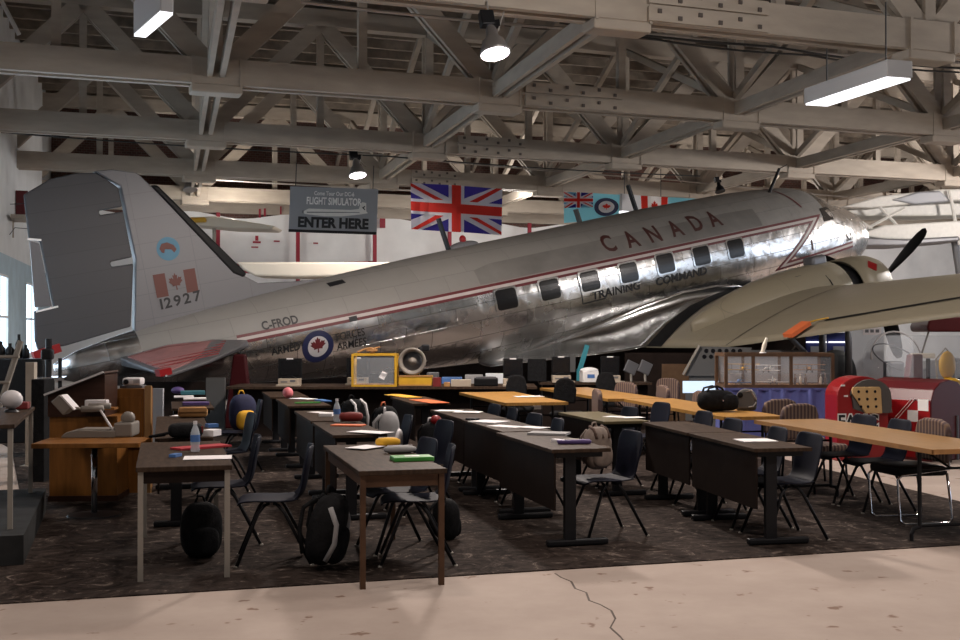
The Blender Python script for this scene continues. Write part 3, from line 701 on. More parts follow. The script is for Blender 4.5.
for s in (1, -1):
    mb = MB(); rr = []
    for y in YS:
        ring_ = [wpt(y, c, True) for c in CS]+[wpt(y, c, False) for c in CS[-2:0:-1]]
        rr.append([mb.v((p.x, s*p.y, p.z)) for p in ring_])
    mb.rings(rr); wg = mb.build('wing', 'wing_paint', AIR, True)
    # aileron gap and panel seam
    mb = MB()
    for (xa_, ya_), (xb_, yb_) in (((8.62,6.15),(8.05,13.0)),):
        for k in range(14):
            a = Vector((xa_+(xb_-xa_)*k/14, ya_+(yb_-ya_)*k/14)); b = Vector((xa_+(xb_-xa_)*(k+1)/14, ya_+(yb_-ya_)*(k+1)/14))
            mb.quad((a.x,s*a.y,wtop(*a)+.012),(b.x,s*b.y,wtop(*b)+.012),(b.x+.09,s*b.y,wtop(b.x+.09,b.y)+.012),(a.x+.09,s*a.y,wtop(a.x+.09,a.y)+.012))
    mb.build('aileron_gap', 'black_plastic', wg)
    mb = MB()
    for y in (4.3,):
        for k in range(16):
            a = 4.75+k*.28; mb.quad((a,s*y,wtop(a,y)+.008),(a+.28,s*y,wtop(a+.28,y)+.008),(a+.28,s*(y+.025),wtop(a+.28,y+.025)+.008),(a,s*(y+.025),wtop(a,y+.025)+.008))
    mb.build('panel_seam', 'black_plastic', wg)
    E_ = [(4.75,.72),(6.0,.95),(7.2,1.24),(8.3,1.68),(9.28,2.12)]
    mb = MB()
    for (xa_, ya_), (xb_, yb_) in zip(E_, E_[1:]):
        for k in range(4):
            a = Vector((xa_+(xb_-xa_)*k/4, ya_+(yb_-ya_)*k/4)); b = Vector((xa_+(xb_-xa_)*(k+1)/4, ya_+(yb_-ya_)*(k+1)/4))
            mb.quad((a.x,s*a.y,wtop(*a)+.012),(b.x,s*b.y,wtop(*b)+.012),(b.x,s*(b.y+.50),wtop(b.x,b.y+.50)+.012),(a.x,s*(a.y+.50),wtop(a.x,a.y+.50)+.012))
    mb.build('walkway', 'black_cloth', wg)
    # polished fillet between wing and fuselage
    mb = MB(); g = []
    FX = [(4.75,.86,-.80),(5.5,.98,-.54),(6.2,1.08,-.42),(7.2,1.30,-.36),(8.3,1.74,-.44),(9.28,2.20,-.56),(9.8,2.22,-.66),(10.3,1.98,-.74),(10.8,1.62,-.82),(11.4,1.16,-.88),(12.0,.80,-.86)]
    for x, yo, zi in FX:
        zo = wtop(x, yo)+.015 if x < 9.29 else -1.10+.055*(x-9.3)
        A = Vector((x, ysf(x, zi)+.01, zi)); B = Vector((x, yo, zo)); Cc = Vector((x, max(ysf(x, zo)+.05, A.y*.92), zo+.05)); row = []
        for k in range(11):
            q = k/10; p = A*(1-q)**2+Cc*2*q*(1-q)+B*q*q; row.append(mb.v((p.x, s*p.y, p.z)))
        g.append(row)
    for a, b in zip(g, g[1:]):
        for k in range(10): mb.f([a[k], b[k], b[k+1], a[k+1]])
    mb.build('wing_fillet', 'alu', wg, True, mods=(('solid', .012),))
    # engine nacelle
    Y0 = 2.82*s; Z0 = -.95
    mb = MB(); mb.lathe([(.70,4.72),(.70,5.1),(.69,5.6),(.66,6.1),(.58,6.8),(.44,7.5),(.22,8.2),(.05,8.6)], 32, 'X', (0,Y0,Z0), True); na = mb.build('nacelle', 'wing_paint', AIR, True)
    for v in na.data.vertices:
        if v.co.z > Z0: v.co.z += .03*max(0, v.co.x-4)
    mb = MB(); mb.lathe([(.72,5.28),(.722,5.32)], 32, 'X', (0,Y0,Z0), False); mb.build('nacelle_seam', 'black_plastic', na)
    mb = MB(); mb.lathe([(.60,4.30),(.61,4.78)], 32, 'X', (0,Y0,Z0), True); mb.build('exhaust_collector', 'black_metal', na, True)
    mb = MB(); mb.box((5.0,Y0,Z0+.78), (.42,.30,.20), 0, .05); mb.build('air_scoop', 'steel_grey', na)
    mb = MB(); mb.box((5.95,Y0+.33*s,Z0+.585), (.16,.10,.06)); mb.build('filler_cap', 'black_metal', na)
    mb = MB(); mb.lathe([(.44,3.44),(.50,3.34),(.58,3.36),(.66,3.57),(.70,3.92),(.70,4.36),(.66,4.36),(.64,3.92),(.50,3.62),(.44,3.44)], 36, 'X', (0,Y0,Z0), False); cw = mb.build('cowling', 'wing_paint', na, True)
    mb = MB(); mb.mx = Matrix.Translation((3.88,Y0,Z0)) @ Matrix.Rotation(R(-48*s), 4, 'X'); mb.box((0,0,.698), (.22,.20,.012), R(45)); mb.build('maker_badge', 'red_paint', na)
    mb = MB(); mb.lathe([(.48,3.7),(.48,4.0)], 24, 'X', (0,Y0,Z0)); mb.lathe([(.24,3.2),(.28,3.4),(.28,3.75)], 20, 'X', (0,Y0,Z0)); mb.build('engine', 'steel_grey', na, 'auto')
    hub = MB(); hub.lathe([(.02,2.80),(.10,2.84),(.14,3.0),(.14,3.25)], 18, 'X', (0,Y0,Z0)); pr = hub.build('propeller', 'steel_grey', AIR, 'auto')
    for j in range(3):
        a = R(52 if s > 0 else -20)+j*2*pi/3; rd = Vector((0, sin(a), cos(a))); tg = Vector((0, cos(a), -sin(a)))
        mb = MB(); rr = []
        for q, w, tw in ((.10,.05,60),(.25,.07,50),(.45,.11,42),(.8,.15,34),(1.15,.155,27),(1.45,.135,22),(1.62,.10,20),(1.70,.05,19)):
            c = Vector((3.08,Y0,Z0))+rd*q; ax = tg*cos(R(tw))+Vector((1,0,0))*sin(R(tw)); nn = rd.cross(ax); th = max(.008, .05-.025*q)
            rr.append([mb.v(c+ax*w*cos(t)+nn*th*sin(t)) for t in [2*pi*k/12 for k in range(12)]])
        mb.rings(rr); bl = mb.build('blade', 'black_plastic', pr, True)
    # main wheels
    mb = MB(); mb.tube([(4.6,Y0-.35,-1.3),(4.85,Y0-.35,-2.6)], .07, 10); mb.tube([(4.6,Y0+.35,-1.3),(4.85,Y0+.35,-2.6)], .07, 10); mb.tube([(6.2,Y0,-1.4),(4.9,Y0-.3,-2.5)], .05, 8); gl = mb.build('gear_leg', 'steel_grey', AIR, True)
    mb = MB(); mb.lathe([(.25,-.16),(.46,-.17),(.55,-.10),(.57,0),(.55,.10),(.46,.17),(.25,.16)], 28, 'Y', (4.86,Y0,-2.66)); mb.build('wheel', 'rubber', gl, True)
# gust lock on the starboard aileron
mb = MB(); p0 = Vector((9.38,5.95,-.86)); p1 = Vector((8.95,6.0,wtop(8.95,6.0)+.10)); mb.bar(p0, p1, .22, .07); mb.build('control_lock', 'orange_folder', AIR)
mb = MB(); mb.tube([p1, (8.75,6.05,wtop(8.75,6.05)+.06), (8.62,6.2,wtop(8.62,6.2)+.03)], .014, 6); mb.build('lock_cord', 'yellow_paint', AIR)
mb = MB(); mb.tube([(17.0,0,.0),(17.3,0,-.62)], .06, 8); tl = mb.build('tail_strut', 'steel_grey', AIR)
mb = MB(); mb.lathe([(.08,-.09),(.20,-.10),(.25,0),(.20,.10),(.08,.09)], 20, 'Y', (17.35,0,-.62)); mb.build('wheel', 'rubber', tl, True)
# ------------------------------------------------------------------ desks
RT = R(15)
PX = Vector((cos(RT), sin(RT), 0)); PY = Vector((-sin(RT), cos(RT), 0))
TH = .735
def tee_desk(u, v, label, L=1.50, W=.46, top='walnut', group=None, rot=RT):
    c = onz(u, v, TH); p = c+Vector((cos(rot),sin(rot),0))*W/2+Vector((-sin(rot),cos(rot),0))*L/2; p.z = 0
    o = thing('training_desk', label, 'desk', p, rot, group)
    mb = MB(); mb.box((0,0,TH-.014), (W,L,.028), 0, .004); mb.build('desktop', [top], o)
    mb = MB(); mb.box((-W/2+.03,0,TH-.24), (.016,L-.05,.42)); mb.build('modesty_panel', 'walnut_panel', o)
    for s in (-1, 1):
        mb = MB(); y = s*(L/2-.10)
        mb.box((-.06,y,.36), (.09,.045,.70), 0, .006); mb.box((0,y,.035), (W+.02,.06,.045), 0, .012); mb.box((0,y,TH-.05), (W-.08,.05,.04))
        lg = mb.build('leg', 'black_metal', o)
        for q in (-1, 1):
            g = MB(); g.lathe([(.018,0),(.018,.014)], 10, c=(q*(W/2-.03),y,0)); g.build('foot', 'rubber', lg)
    return o
def four_leg(u, v, label, L, W, legm, apron, name='work_table', top='walnut', splay=0):
    c = onz(u, v, TH); p = c+PX*W/2+PY*L/2; p.z = 0
    o = thing(name, label, 'table', p, RT)
    mb = MB(); mb.box((0,0,TH-.016), (W,L,.032), 0, .005); mb.build('tabletop', [top], o)
    mb = MB()
    for s in (-1, 1): mb.box((0,s*(L/2-.04),TH-.07), (W-.10,.02,.075)); mb.box((s*(W/2-.04),0,TH-.07), (.02,L-.10,.075))
    mb.build('apron', apron, o)
    for a in (-1, 1):
        for b in (-1, 1):
            mb = MB(); mb.bar((a*(W/2-.03),b*(L/2-.035),TH-.03),(a*(W/2-.03+splay),b*(L/2-.035),0), .034, .034, (0,1,0)); mb.build('leg', legm, o)
    return o
four_leg(136, 467.5, 'walnut-topped work table with pale legs, holding the nearer water bottle', 1.74, .60, 'pale_metal', 'walnut_panel')
tee_desk(155, 438.5, 'long walnut training desk holding the black camera bag behind the pale-legged table', 2.55, .46)
tee_desk(172, 408.5, 'walnut training desk with book stack at the head of the first row', 1.35, .46)
four_leg(359, 471, 'walnut work table with four brown legs carrying the green book', 1.70, .56, 'brown_leg', 'brown_leg')
tee_desk(333, 435, 'training desk carrying the maroon pouch and orange folder', 1.42)
tee_desk(311, 421, 'training desk with loose white paper just behind the maroon pouch', 1.50)
tee_desk(288, 406, 'training desk holding the pink ball', 1.50, .50)
tee_desk(270.5, 397, 'training desk behind the pink ball, close to the long counter', 1.4, .50)
tee_desk(552, 449.5, 'training desk holding the dark pencil case, beside the striped beige backpack', 1.50)
tee_desk(502, 431.5, 'training desk covered with open papers, second from the pencil case', 1.43)
tee_desk(462, 419, 'training desk with flat white sheets, third from the pencil case', 1.44)
tee_desk(413, 403.5, 'training desk with the yellow envelope and red folder', 1.45)
tee_desk(365+20, 397.5, 'training desk behind the yellow envelope, close to the long counter', 1.3) if 0 else None
tee_desk(754, 448.5, 'dark training desk with one white sheet, in front of the black duffel', 1.36, rot=RT-R(4.5))
tee_desk(687, 432.5, 'dark training desk joined between the olive-sheened desk and the nearer white sheet', 1.20, rot=RT-R(4.5))
tee_desk(604, 421.5, 'training desk with reflected light painted olive on its top, behind the striped beige backpack', 1.35, .46, 'olive_sheen')

def oak_table(nl, fl_, W, label, top='oak', Lmul=1):
    a, b = onz(*nl, TH), onz(*fl_, TH); d = b-a; L = d.length*Lmul; th = math.atan2(-d.x, d.y)
    px = Vector((cos(th), sin(th), 0)); py = Vector((-sin(th), cos(th), 0)); p = a+px*W/2+py*L/2; p.z = 0
    o = thing('folding_table', label, 'table', p, th)
    mb = MB(); mb.box((0,0,TH-.018), (W,L,.03), 0, .004); mb.build('tabletop', [top], o)
    mb = MB(); e = .012
    for s in (-1, 1): mb.box((s*(W/2-.004),0,TH-.022), (.012,L+.004,.036)); mb.box((0,s*(L/2-.004),TH-.022), (W+.004,.012,.036))
    mb.build('edging', 'oak' if top == 'oak' else 'tan_leather', o)
    for s in (-1, 1):
        for q in (-1, 1):
            mb = MB(); y = s*(L/2-.32); x = q*(W/2-.10)
            mb.tube([(x,y,TH-.04),(x,y,.10)], .016, 8); mb.tube([(x,y,.11),(x+q*.05,y,.10),(x+q*.07,y,.06),(x+q*.07,y,0)], .016, 8)
            mb.build('leg', 'black_metal', o)
        y = s*(L/2-.32); mb = MB(); mb.tube([(-W/2+.10,y,.12),(W/2-.10,y,.12)], .014, 8); mb.build('stretcher', 'black_metal', o)
        mb = MB(); mb.tube([(-W/2+.10,y,.55),(W/2-.10,y,.55)], .010, 6); mb.build('crossbar', 'black_metal', o); mb = MB(); mb.tube([(0,y,.55),(0,y-s*.5,TH-.04)], .010, 6); mb.build('folding_brace', 'black_metal', o)
    return o
oak_table((505,402.5), (455,391), .80, 'honey-coloured oak table with a white sheet, beside the first monitors', 'oak', .9)
oak_table((608,398.5), (540,387.5), .76, 'honey oak table in front of the striped chairs, behind the other oak tables')
oak_table((724,416.5), (624,398.5), .66, 'long honey oak table carrying the black duffel bag')
oak_table((932,449), (754,419.5), .74, 'long bare reddish oak table in front of the red cockpit trainers', 'oak_red')

# ------------------------------------------------------------------ chairs
def chair_proto(name, label):
    o = thing(name, label, 'chair', (0,0,0))
    mb = MB(); g = []
    for i, (x, z, w) in enumerate(((-.23,.405,.17),(-.215,.43,.20),(-.12,.437,.215),(0,.432,.215),(.12,.430,.21),(.19,.445,.20))):
        g.append([mb.v((x, w*k/4, z+.012*(k/4)**2*(1 if i > 0 else .3))) for k in range(-4, 5)])
    for a, b in zip(g, g[1:]):
        for k in range(8): mb.f([a[k], a[k+1], b[k+1], b[k]])
    mb.build('seat', 'navy', o, True, (('solid', .014), ('sub', 1)))
    mb = MB(); g = []
    for x, z, w in ((.175,.442,.20),(.215,.47,.19),(.235,.52,.185),(.25,.62,.205),(.265,.70,.215),(.28,.775,.205),(.288,.81,.16)):
        g.append([mb.v((x-.035*(k/4)**2, w*k/4, z)) for k in range(-4, 5)])
    for a, b in zip(g, g[1:]):
        for k in range(8): mb.f([a[k], a[k+1], b[k+1], b[k]])
    mb.build('backrest', 'navy', o, True, (('solid', .014), ('sub', 1)))
    for sx in (-1, 1):
        for sy in (-1, 1):
            mb = MB(); mb.tube([(sx*.02,sy*.12,.418),(sx*.05,sy*.17,.41),(sx*.09,sy*.175,.36),(sx*.25+.02,sy*.225,.012)], .0125, 8)
            lg = mb.build('leg', 'black_metal', o, True)
            g = MB(); g.lathe([(.014,0),(.016,.015),(.012,.02)], 8, c=(sx*.254+.02,sy*.226,0)); g.build('glide', 'pale_metal', lg)
    return o
CH0 = chair_proto('school_chair', 'x'); used = [False]
def chair(pos, label, rz=RT, tilt=0):
    pos = Vector((pos.x, pos.y, 0))
    if not used[0]:
        used[0] = True; CH0.location = pos; CH0.rotation_euler = (0,0,rz); CH0['label'] = label; return CH0
    return dup(CH0, pos, rz, label)
def by_back(u, v): p = onz(u, v, .815); return p-PX*.28
def by_floor(u, v): return onz(u, v)
chair(by_floor(272,561), 'navy school chair with a black and white backpack hung on it, by the pale-legged table', RT+R(-6))
chair(by_floor(226,534), 'navy school chair pushed under the pale-legged table with a dark bag below', RT)
chair(by_back(255,412), 'navy school chair holding the navy and yellow backpack', RT+R(8))
chair(by_back(262,399), 'navy school chair just behind the navy and yellow backpack', RT)
chair(by_floor(414,561), 'navy school chair closest to the brown-legged table edge, angled under it', RT+R(-10))
chair(by_floor(384,543), 'navy school chair tucked deep under the brown-legged table', RT+R(12))
chair(by_back(450,419.5), 'navy school chair with high back between brown-legged table and the paper-covered desks', RT+R(10))
chair(by_back(411,414), 'navy school chair beside the maroon pouch desk, near the orange and white bags', RT)
chair(by_floor(603,534), 'navy school chair holding the striped beige backpack', RT+R(4))
chair(by_floor(574,517), 'navy school chair half hidden behind the pencil case desk', RT+R(-8))
chair(by_back(534,419), 'navy school chair behind the desk of open papers, low under the oak table', RT+R(20))
chair(by_back(512,411.5), 'navy school chair under the honey oak table near the first monitors', RT+R(-12))
chair(by_back(470,404), 'navy school chair behind the flat white sheets desk', RT)
chair(by_floor(783,523), 'navy school chair at the dark desk with one white sheet', RT+R(3))
chair(by_back(742,423.5), 'navy school chair straight below the tan helmet bag', RT+R(-4))
chair(by_back(709,418.5), 'navy school chair straight below the black duffel bag', RT+R(4))
chair(by_back(678,412.5), 'navy school chair to the side of the black duffel, at the dark desk', RT+R(8))
chair(by_back(636,408.5), 'navy school chair behind the far end of the dark desks', RT)
chair(by_back(600,404), 'navy school chair under the olive-sheened desk', RT+R(10))
chair(by_back(858,418), 'navy school chair in front of the plywood panel with nine holes', RT+R(4))
chair(by_back(893,422.5), 'navy school chair in front of the red and white checkers', RT+R(-3))

def striped_chair(p, rz, label, chrome=False):
    o = thing('striped_chair', label, 'chair', (p.x,p.y,0), rz)
    mb = MB(); mb.box((0,0,.44), (.46,.46,.08), 0, .03); mb.build('seat', 'black_plastic' if chrome else 'striped', o, 'auto')
    mb = MB(); pr = [(.225*sqrt(max(0, 1-abs(t)**4))*0+.23*t, 0) for t in (-1, 1)]
    poly = [(-.23,.50),(.23,.50),(.235,.74),(.20,.83),(.10,.86),(-.10,.86),(-.20,.83),(-.235,.74)]
    mb.prism(poly, .21, .27, 'YZ'); mb.build('backrest', 'striped', o, mods=(('bev', .02),))
    for s in (-1, 1):
        mb = MB()
        if chrome: mb.tube([(.24,s*.22,.62),(.24,s*.22,.45),(-.20,s*.22,.41),(-.235,s*.22,.38),(-.215,s*.22,.04),(-.17,s*.22,.012),(.24,s*.22,.012),(.27,s*.22,.05),(.22,s*.22,.42)], .011, 8); mb.build('sled_leg', 'chrome', o, True)
        else: mb.tube([(.24,s*.2,.70),(.23,s*.2,.42),(.27,s*.21,0)], .012, 8); mb.tube([(.22,s*.2,.42),(-.2,s*.2,.42),(-.23,s*.21,0)], .012, 8); mb.build('leg_frame', 'black_metal', o, True)
    return o
striped_chair(onz(903,515), RT, 'chrome sled-base chair with striped back beside the bare oak table', True)
striped_chair(onz(990,527), RT, 'chrome sled-base chair cut off at the edge past the bare oak table', True)
for u, v, lab, a in ((626,382,'dark striped chair behind the far oak table, beside the third monitor',20),(650,387.5,'pinkish striped chair low behind the far oak table',-5),(668,378,'tall dark striped chair in front of the brown partition',25),(683,391,'striped chair touching the long oak table near the floor glow panel',0),(773,399.5,'striped chair at the blue skirt beside the tan helmet bag',100),(790,405,'striped chair nearer the oak table by the blue skirt',100),(597,389,'small striped chair just behind the far oak table end',-10)):
    p = onz(u, v, .86); striped_chair(p-Vector((.24*cos(RT+R(a)), .24*sin(RT+R(a)), 0)), RT+R(a), lab)

bpy.context.view_layer.update()
DESKS = [(o_, W_, L_) for o_ in bpy.data.objects if o_.parent is None and o_.get('category') in ('desk', 'table') and o_.name.split('.')[0] in ('training_desk', 'work_table', 'folding_table')
         for tp_ in [c_ for c_ in o_.children if c_.name.split('.')[0] in ('tabletop', 'desktop')] for W_, L_ in [(tp_.dimensions.x, tp_.dimensions.y)]]
for c_ in [o_ for o_ in bpy.data.objects if o_.get('category') == 'chair']:
    for d_, W_, L_ in DESKS:
        if d_.name == 'work_table.002': continue
        q_ = d_.matrix_world.inverted() @ c_.location
        if abs(q_.y) < L_/2+.24 and -W_/2-.3 < q_.x < W_/2-.12:
            q_.x = W_/2-.12
            e_ = L_/2-.385
            if abs(q_.y) > e_ and abs(q_.y) < L_/2 and L_ < 1.7: q_.y = math.copysign(max(abs(q_.y)-.25, e_), q_.y)
            c_.location = d_.matrix_world @ q_; c_.location.z = 0
def seat_at(c_, d_, x_, y_, rot_=0):
    c_, d_ = bpy.data.objects[c_], bpy.data.objects[d_]; q_ = d_.matrix_world @ Vector((x_, y_, 0)); c_.location = (q_.x, q_.y, 0)
    c_.rotation_euler = (0, 0, d_.rotation_euler.z+R(rot_))
for a_ in (('school_chair.001','work_table',.30,.48),('school_chair.005','work_table.001',.20,.42,8),('school_chair.009','training_desk.007',.15,-.34,-4),('school_chair.010','training_desk.007',.16,.34,4),('school_chair.011','training_desk.008',.16,-.31,-3),('school_chair.012','training_desk.008',.15,.31,3),('school_chair.017','training_desk.012',.80,.85,6),
           ('school_chair.013','training_desk.010',.16,-.29,3),('school_chair.014','training_desk.010',.15,.29,-3),('school_chair.015','training_desk.011',.15,-.10,3),('school_chair.016','training_desk.011',.26,.88,4),('school_chair.018','training_desk.012',.16,.22,3),
           ('school_chair.019','folding_table.003',.24,.90,3),('school_chair.020','folding_table.003',.25,.34,-3),('striped_chair','folding_table.003',.20,-.26)): seat_at(*a_)
for n_, v_ in (('striped_chair.003',(0.05,.62,0)),('striped_chair.006',(.10,.10,0)),('striped_chair.007',(.06,.22,0)),('striped_chair.001',(.12,-.22,0))): bpy.data.objects[n_].location += Vector(v_)
# ------------------------------------------------------------------ things on the desks
def D(u, v, z=TH): return onz(u, v, z)
SHN = [0]
def sheet(u0, v0, u1, v1, W, label, m='paper', name='paper_sheet', h=.002, cat='paper', rot=0):
    a, b = D(u0, v0), D(u1, v1); c = (a+b)/2; SHN[0] += 1; c.z += .0012+(.0024*(SHN[0] % 5) if h < .0045 else 0); L = (b-a).length; th = math.atan2((b-a).y, (b-a).x)+rot
    mb = MB(); mb.box((0,0,h/2+.0005), (L,W,h)); o = mb.build(name, m); o.location = c; o.rotation_euler = (0,0,th); tag(o, label, cat)
    return o
def written(o, L, W, h):
    mb = MB()
    for i in range(5): mb.box((random.uniform(-.02,.02), -W*.36+i*W*.17, h+.0012), (L*.7,.006,.0008))
    mb.build('writing', 'paper_lines', o)
s = sheet(184,458.5,232,457.5,.24,'white sheet lying on the pale-legged table in front of the bottle')
sheet(176,450,226,446,.16,'red folder behind the water bottle on the pale-legged table','red_folder','folder',.014,'folder')
sheet(172.5,457.5,179,456,.05,'small blue pen case beside the white sheet on the pale-legged table','blue_book','pen_case',.02,'pen case')
def bottle(u, v, label):
    o = thing('water_bottle', label, 'bottle', D(u, v))
    mb = MB(); mb.lathe([(.001,.002),(.031,.004),(.033,.02),(.030,.05),(.033,.065),(.033,.13),(.030,.145),(.024,.165),(.013,.19),(.012,.205)], 20); mb.build('body', 'bottle_plastic', o, True)
    mb = MB(); mb.lathe([(.0345,.075),(.0345,.125)], 20, caps=False); mb.build('wrapper', 'blue_book', o, True)
    mb = MB(); mb.lathe([(.014,.200),(.014,.222)], 14); mb.build('cap', 'white_plastic', o)
bottle(195.5, 452, 'clear plastic water bottle on the pale-legged table')
bottle(337, 422, 'clear plastic water bottle beside the maroon pouch')
o = thing('camera_bag', 'black camera bag with strap lying on the desk behind the nearer bottle', 'bag', D(186,437.5,TH+.003), RT)
mb = MB(); mb.ell((0,0,.06),(.14,.11,.06),20,10,.6); mb.build('body', 'black_cloth', o, True)
mb = MB(); mb.tube([(-.1,-.05,.05),(-.22,-.06,.03),(-.28,.02,.012),(-.16,.06,.02)], .012, 6); mb.build('strap', 'black_cloth', o, True)
mb = MB(); mb.box((.11,-.06,.07),(.05,.03,.05)); mb.build('buckle', 'maroon', o)
sheet(208,436.5,216,435,.10,'little white card leaning beside the black camera bag','paper','card',.05,'card')
sheet(207,427.5,217,427,.08,'small blue box behind the white card','blue_book','pocket_box',.03,'box')
o = thing('document_pouch', 'tan leather document pouch on the second desk of the first row', 'pouch', D(193,417,TH+.004), RT)
mb = MB(); mb.box((0,0,.05),(.29,.12,.10),0,.03); mb.build('body', 'tan_leather', o, 'auto'); mb = MB(); mb.box((0,-.065,.075),(.27,.012,.045),0,.005); mb.build('flap', 'tan_leather', o)
sheet(173.5,416.5,180,415.5,.08,'small white note beside the tan leather pouch','paper','paper_note')
for i, (u, v, L, m, h, lab) in enumerate(((196,405,.30,'purple_book',.035,'purple-edged book lying under the white book near the leather pouch'),(195,402.5,.27,'paper',.02,'white book lying on the purple-edged book'),(184,397.5,.25,'paper',.02,'thin white binder behind the white book'),(193,394.5,.32,'teal_book',.05,'long teal roll case at the far end of the first row'))):
    mb = MB(); mb.box((0,0,0),(L,.20,h),0,.004); o = solo('book', lab, 'book', mb, m, D(u, v)+Vector((0,0,h/2+.001+(.036 if i == 1 else 0))), RT)
mb = MB(); mb.ell((0,0,.05),(.09,.07,.05)); solo('knitted_hat', 'purple knitted hat beside the teal roll case', 'hat', mb, 'purple_book', D(178,394), 0, True)
# second row
mb = MB(); mb.ell((0,0,.07),(.07,.07,.07)); o = solo('ball', 'pink ball on the training desk near the counter', 'ball', mb, 'pink', D(288,398), 0, True)
sheet(295,398.5,312,399.5,.20,'white magazine spread beside the pink ball','paper','magazine',.006); sheet(318,400.5,328,402,.10,'blue booklet lying beside the white magazine','blue_book','booklet',.016,'booklet'); sheet(295,403.5,320,403,.10,'green folder at the desk edge below the pink ball','green_book','folder',.012,'folder')
sheet(312,412,326,413,.14,'folded white sheet behind the farther bottle'); sheet(320,416,333,416,.18,'white notepad standing next to the farther bottle','paper','notepad',.03,'notepad')
o = thing('zip_pouch', 'maroon zip pouch on the orange folder', 'pouch', D(351,422.5)+Vector((0,0,.012)), RT); mb = MB(); mb.ell((0,0,.045),(.115,.06,.045),18,10,.7); mb.build('body', 'maroon', o, True); mb = MB(); mb.box((0,-.02,.088),(.16,.008,.006)); mb.build('zip', 'black_metal', o)
for ob in o.children:
    if ob.name.startswith('body'): ob.data.materials[0] = mat('pouch_red', (.20,.016,.012), .6, noise=.15)
sheet(333,425.5,364,426,.15,'orange folder under the maroon pouch','orange_folder','folder',.010,'folder')
s = sheet(354,432,388,434,.20,'open white papers at the near end of the maroon pouch desk')
sheet(355,450,376,447,.18,'white notepaper beside the yellow pouch')
def soft_pouch(u, v, r, m, label, name='pencil_pouch', rz=RT):
    o = thing(name, label, 'pouch', D(u, v), rz); mb = MB(); mb.ell((0,0,r[2]),r,18,10,.75); mb.build('body', m, o, True); mb = MB(); mb.box((0,0,2*r[2]-.002),(r[0]*1.5,.008,.006)); mb.build('zip', 'white_plastic', o); return o
soft_pouch(388, 446.5, (.095,.06,.035), 'yellow_cloth', 'bright yellow pencil pouch on the brown-legged table')
soft_pouch(400, 453, (.12,.05,.028), 'grey_cloth', 'grey and blue pencil pouch between yellow pouch and green book')
mb = MB(); mb.box((0,0,.014),(.27,.17,.028),0,.004); o = solo('book', 'green book on the brown-legged table', 'book', mb, 'green_book', D(412,460), RT)
mb = MB(); mb.box((0,0,.0295),(.10,.06,.002)); mb.build('cover_label', 'white_paint', o)
# third row
sheet(392,395,414,398,.22,'yellow envelope on the desk near the yellow box','yellow_envelope','envelope',.010,'envelope'); sheet(418,400,440,403.5,.24,'red-orange folder next to the yellow envelope','orange_folder','folder',.008,'folder')
sheet(437,411,461,411.5,.20,'flat white sheet on the third desk from the pencil case'); sheet(455,412.5,481,413,.20,'second flat white sheet, overlapping the first one')
sheet(476,421.5,502,423,.26,'large open white booklet on the paper-covered desk','paper','booklet',.010,'booklet'); sheet(493,425.5,522,427.5,.18,'white papers lying across the desk below the open booklet'); sheet(521,427,545,428.5,.18,'white sheet with a dark pen at the end of the paper-covered desk')
sheet(468,420,477,420.5,.08,'bunch of dark pens beside the open white booklet','black_plastic','pen_bundle',.02,'pens')
sheet(530,434,568,435,.20,'flat grey closed laptop on the pencil case desk','grey_cloth','laptop',.018,'laptop')
o = thing('pencil_case', 'long dark pencil case on the desk end by the striped backpack', 'pencil case', D(574,443.5,TH+.003), R(4)); mb = MB(); mb.box((0,0,.016),(.26,.07,.032),0,.012); mb.build('body', 'purple_book', o, 'auto'); mb = MB(); mb.box((-.02,0,.034),(.12,.03,.005)); mb.build('pen', 'cream', o)
sheet(553,441.5,566,442.5,.05,'crumpled white tissue beside the dark pencil case','paper','paper_tissue',.02)
# fourth row and oak tables
sheet(606,416.5,626,417.5,.16,'white paper at the joint of olive-sheened and dark desk'); sheet(622,418,642,417.5,.16,'second white paper lying on the dark desk beside the olive-sheened one')
sheet(738,441,772,440.5,.24,'single white sheet alone on the nearest dark desk',h=.006)
sheet(516,397,542,396.5,.20,'white sheet on the honey oak table near the monitors',h=.006)
o = thing('duffel_bag', 'black duffel bag with handles on the long oak table', 'bag', D(716,411), R(20))
mb = MB(); mb.ell((0,0,.115),(.21,.13,.115),24,12,.7); mb.build('body', 'black_cloth', o, True)
mb = MB(); mb.ell((.10,-.09,.10),(.11,.07,.09),18,10,.7); mb.build('pocket', 'black_cloth', o, True)
for y in (-.05,.05): mb = MB(); mb.tube([(-.14,y,.20),(-.12,y,.25),(-.02,y,.27),(.04,y,.25),(.07,y,.2)], .012, 6); mb.build('handle', 'black_plastic', o, True)
mb = MB(); mb.box((.0,-.135,.12),(.02,.01,.02)); mb.build('clasp', 'chrome', o)
o = thing('helmet_bag', 'grey and tan rounded helmet bag beside the black duffel', 'bag', D(746,410), R(-15))
mb = MB(); mb.prism([(-.11,0),(.11,0),(.115,.12),(.09,.2),(.03,.235),(-.05,.23),(-.10,.18),(-.115,.1)], -.09, .09); mb.build('body', 'brown_cloth' if 0 else 'dark_grey_felt', o, mods=(('bev',.03),))
mb = MB(); mb.prism([(-.03,.20),(.06,.225),(.118,.12),(.10,.11),(.05,.20)], -.095, .095); mb.build('side_panel', 'beige_cloth', o, mods=(('bev',.01),))
mb = MB(); mb.ell((-.06,-.092,.17),(.03,.01,.03)); mb.build('vent_patch', 'black_cloth', o, True)
mb = MB(); mb.tube([(.03,-.10,.04),(.08,-.11,.05),(.11,-.1,.09)], .008, 6); mb.build('strap', 'grey_cloth', o)

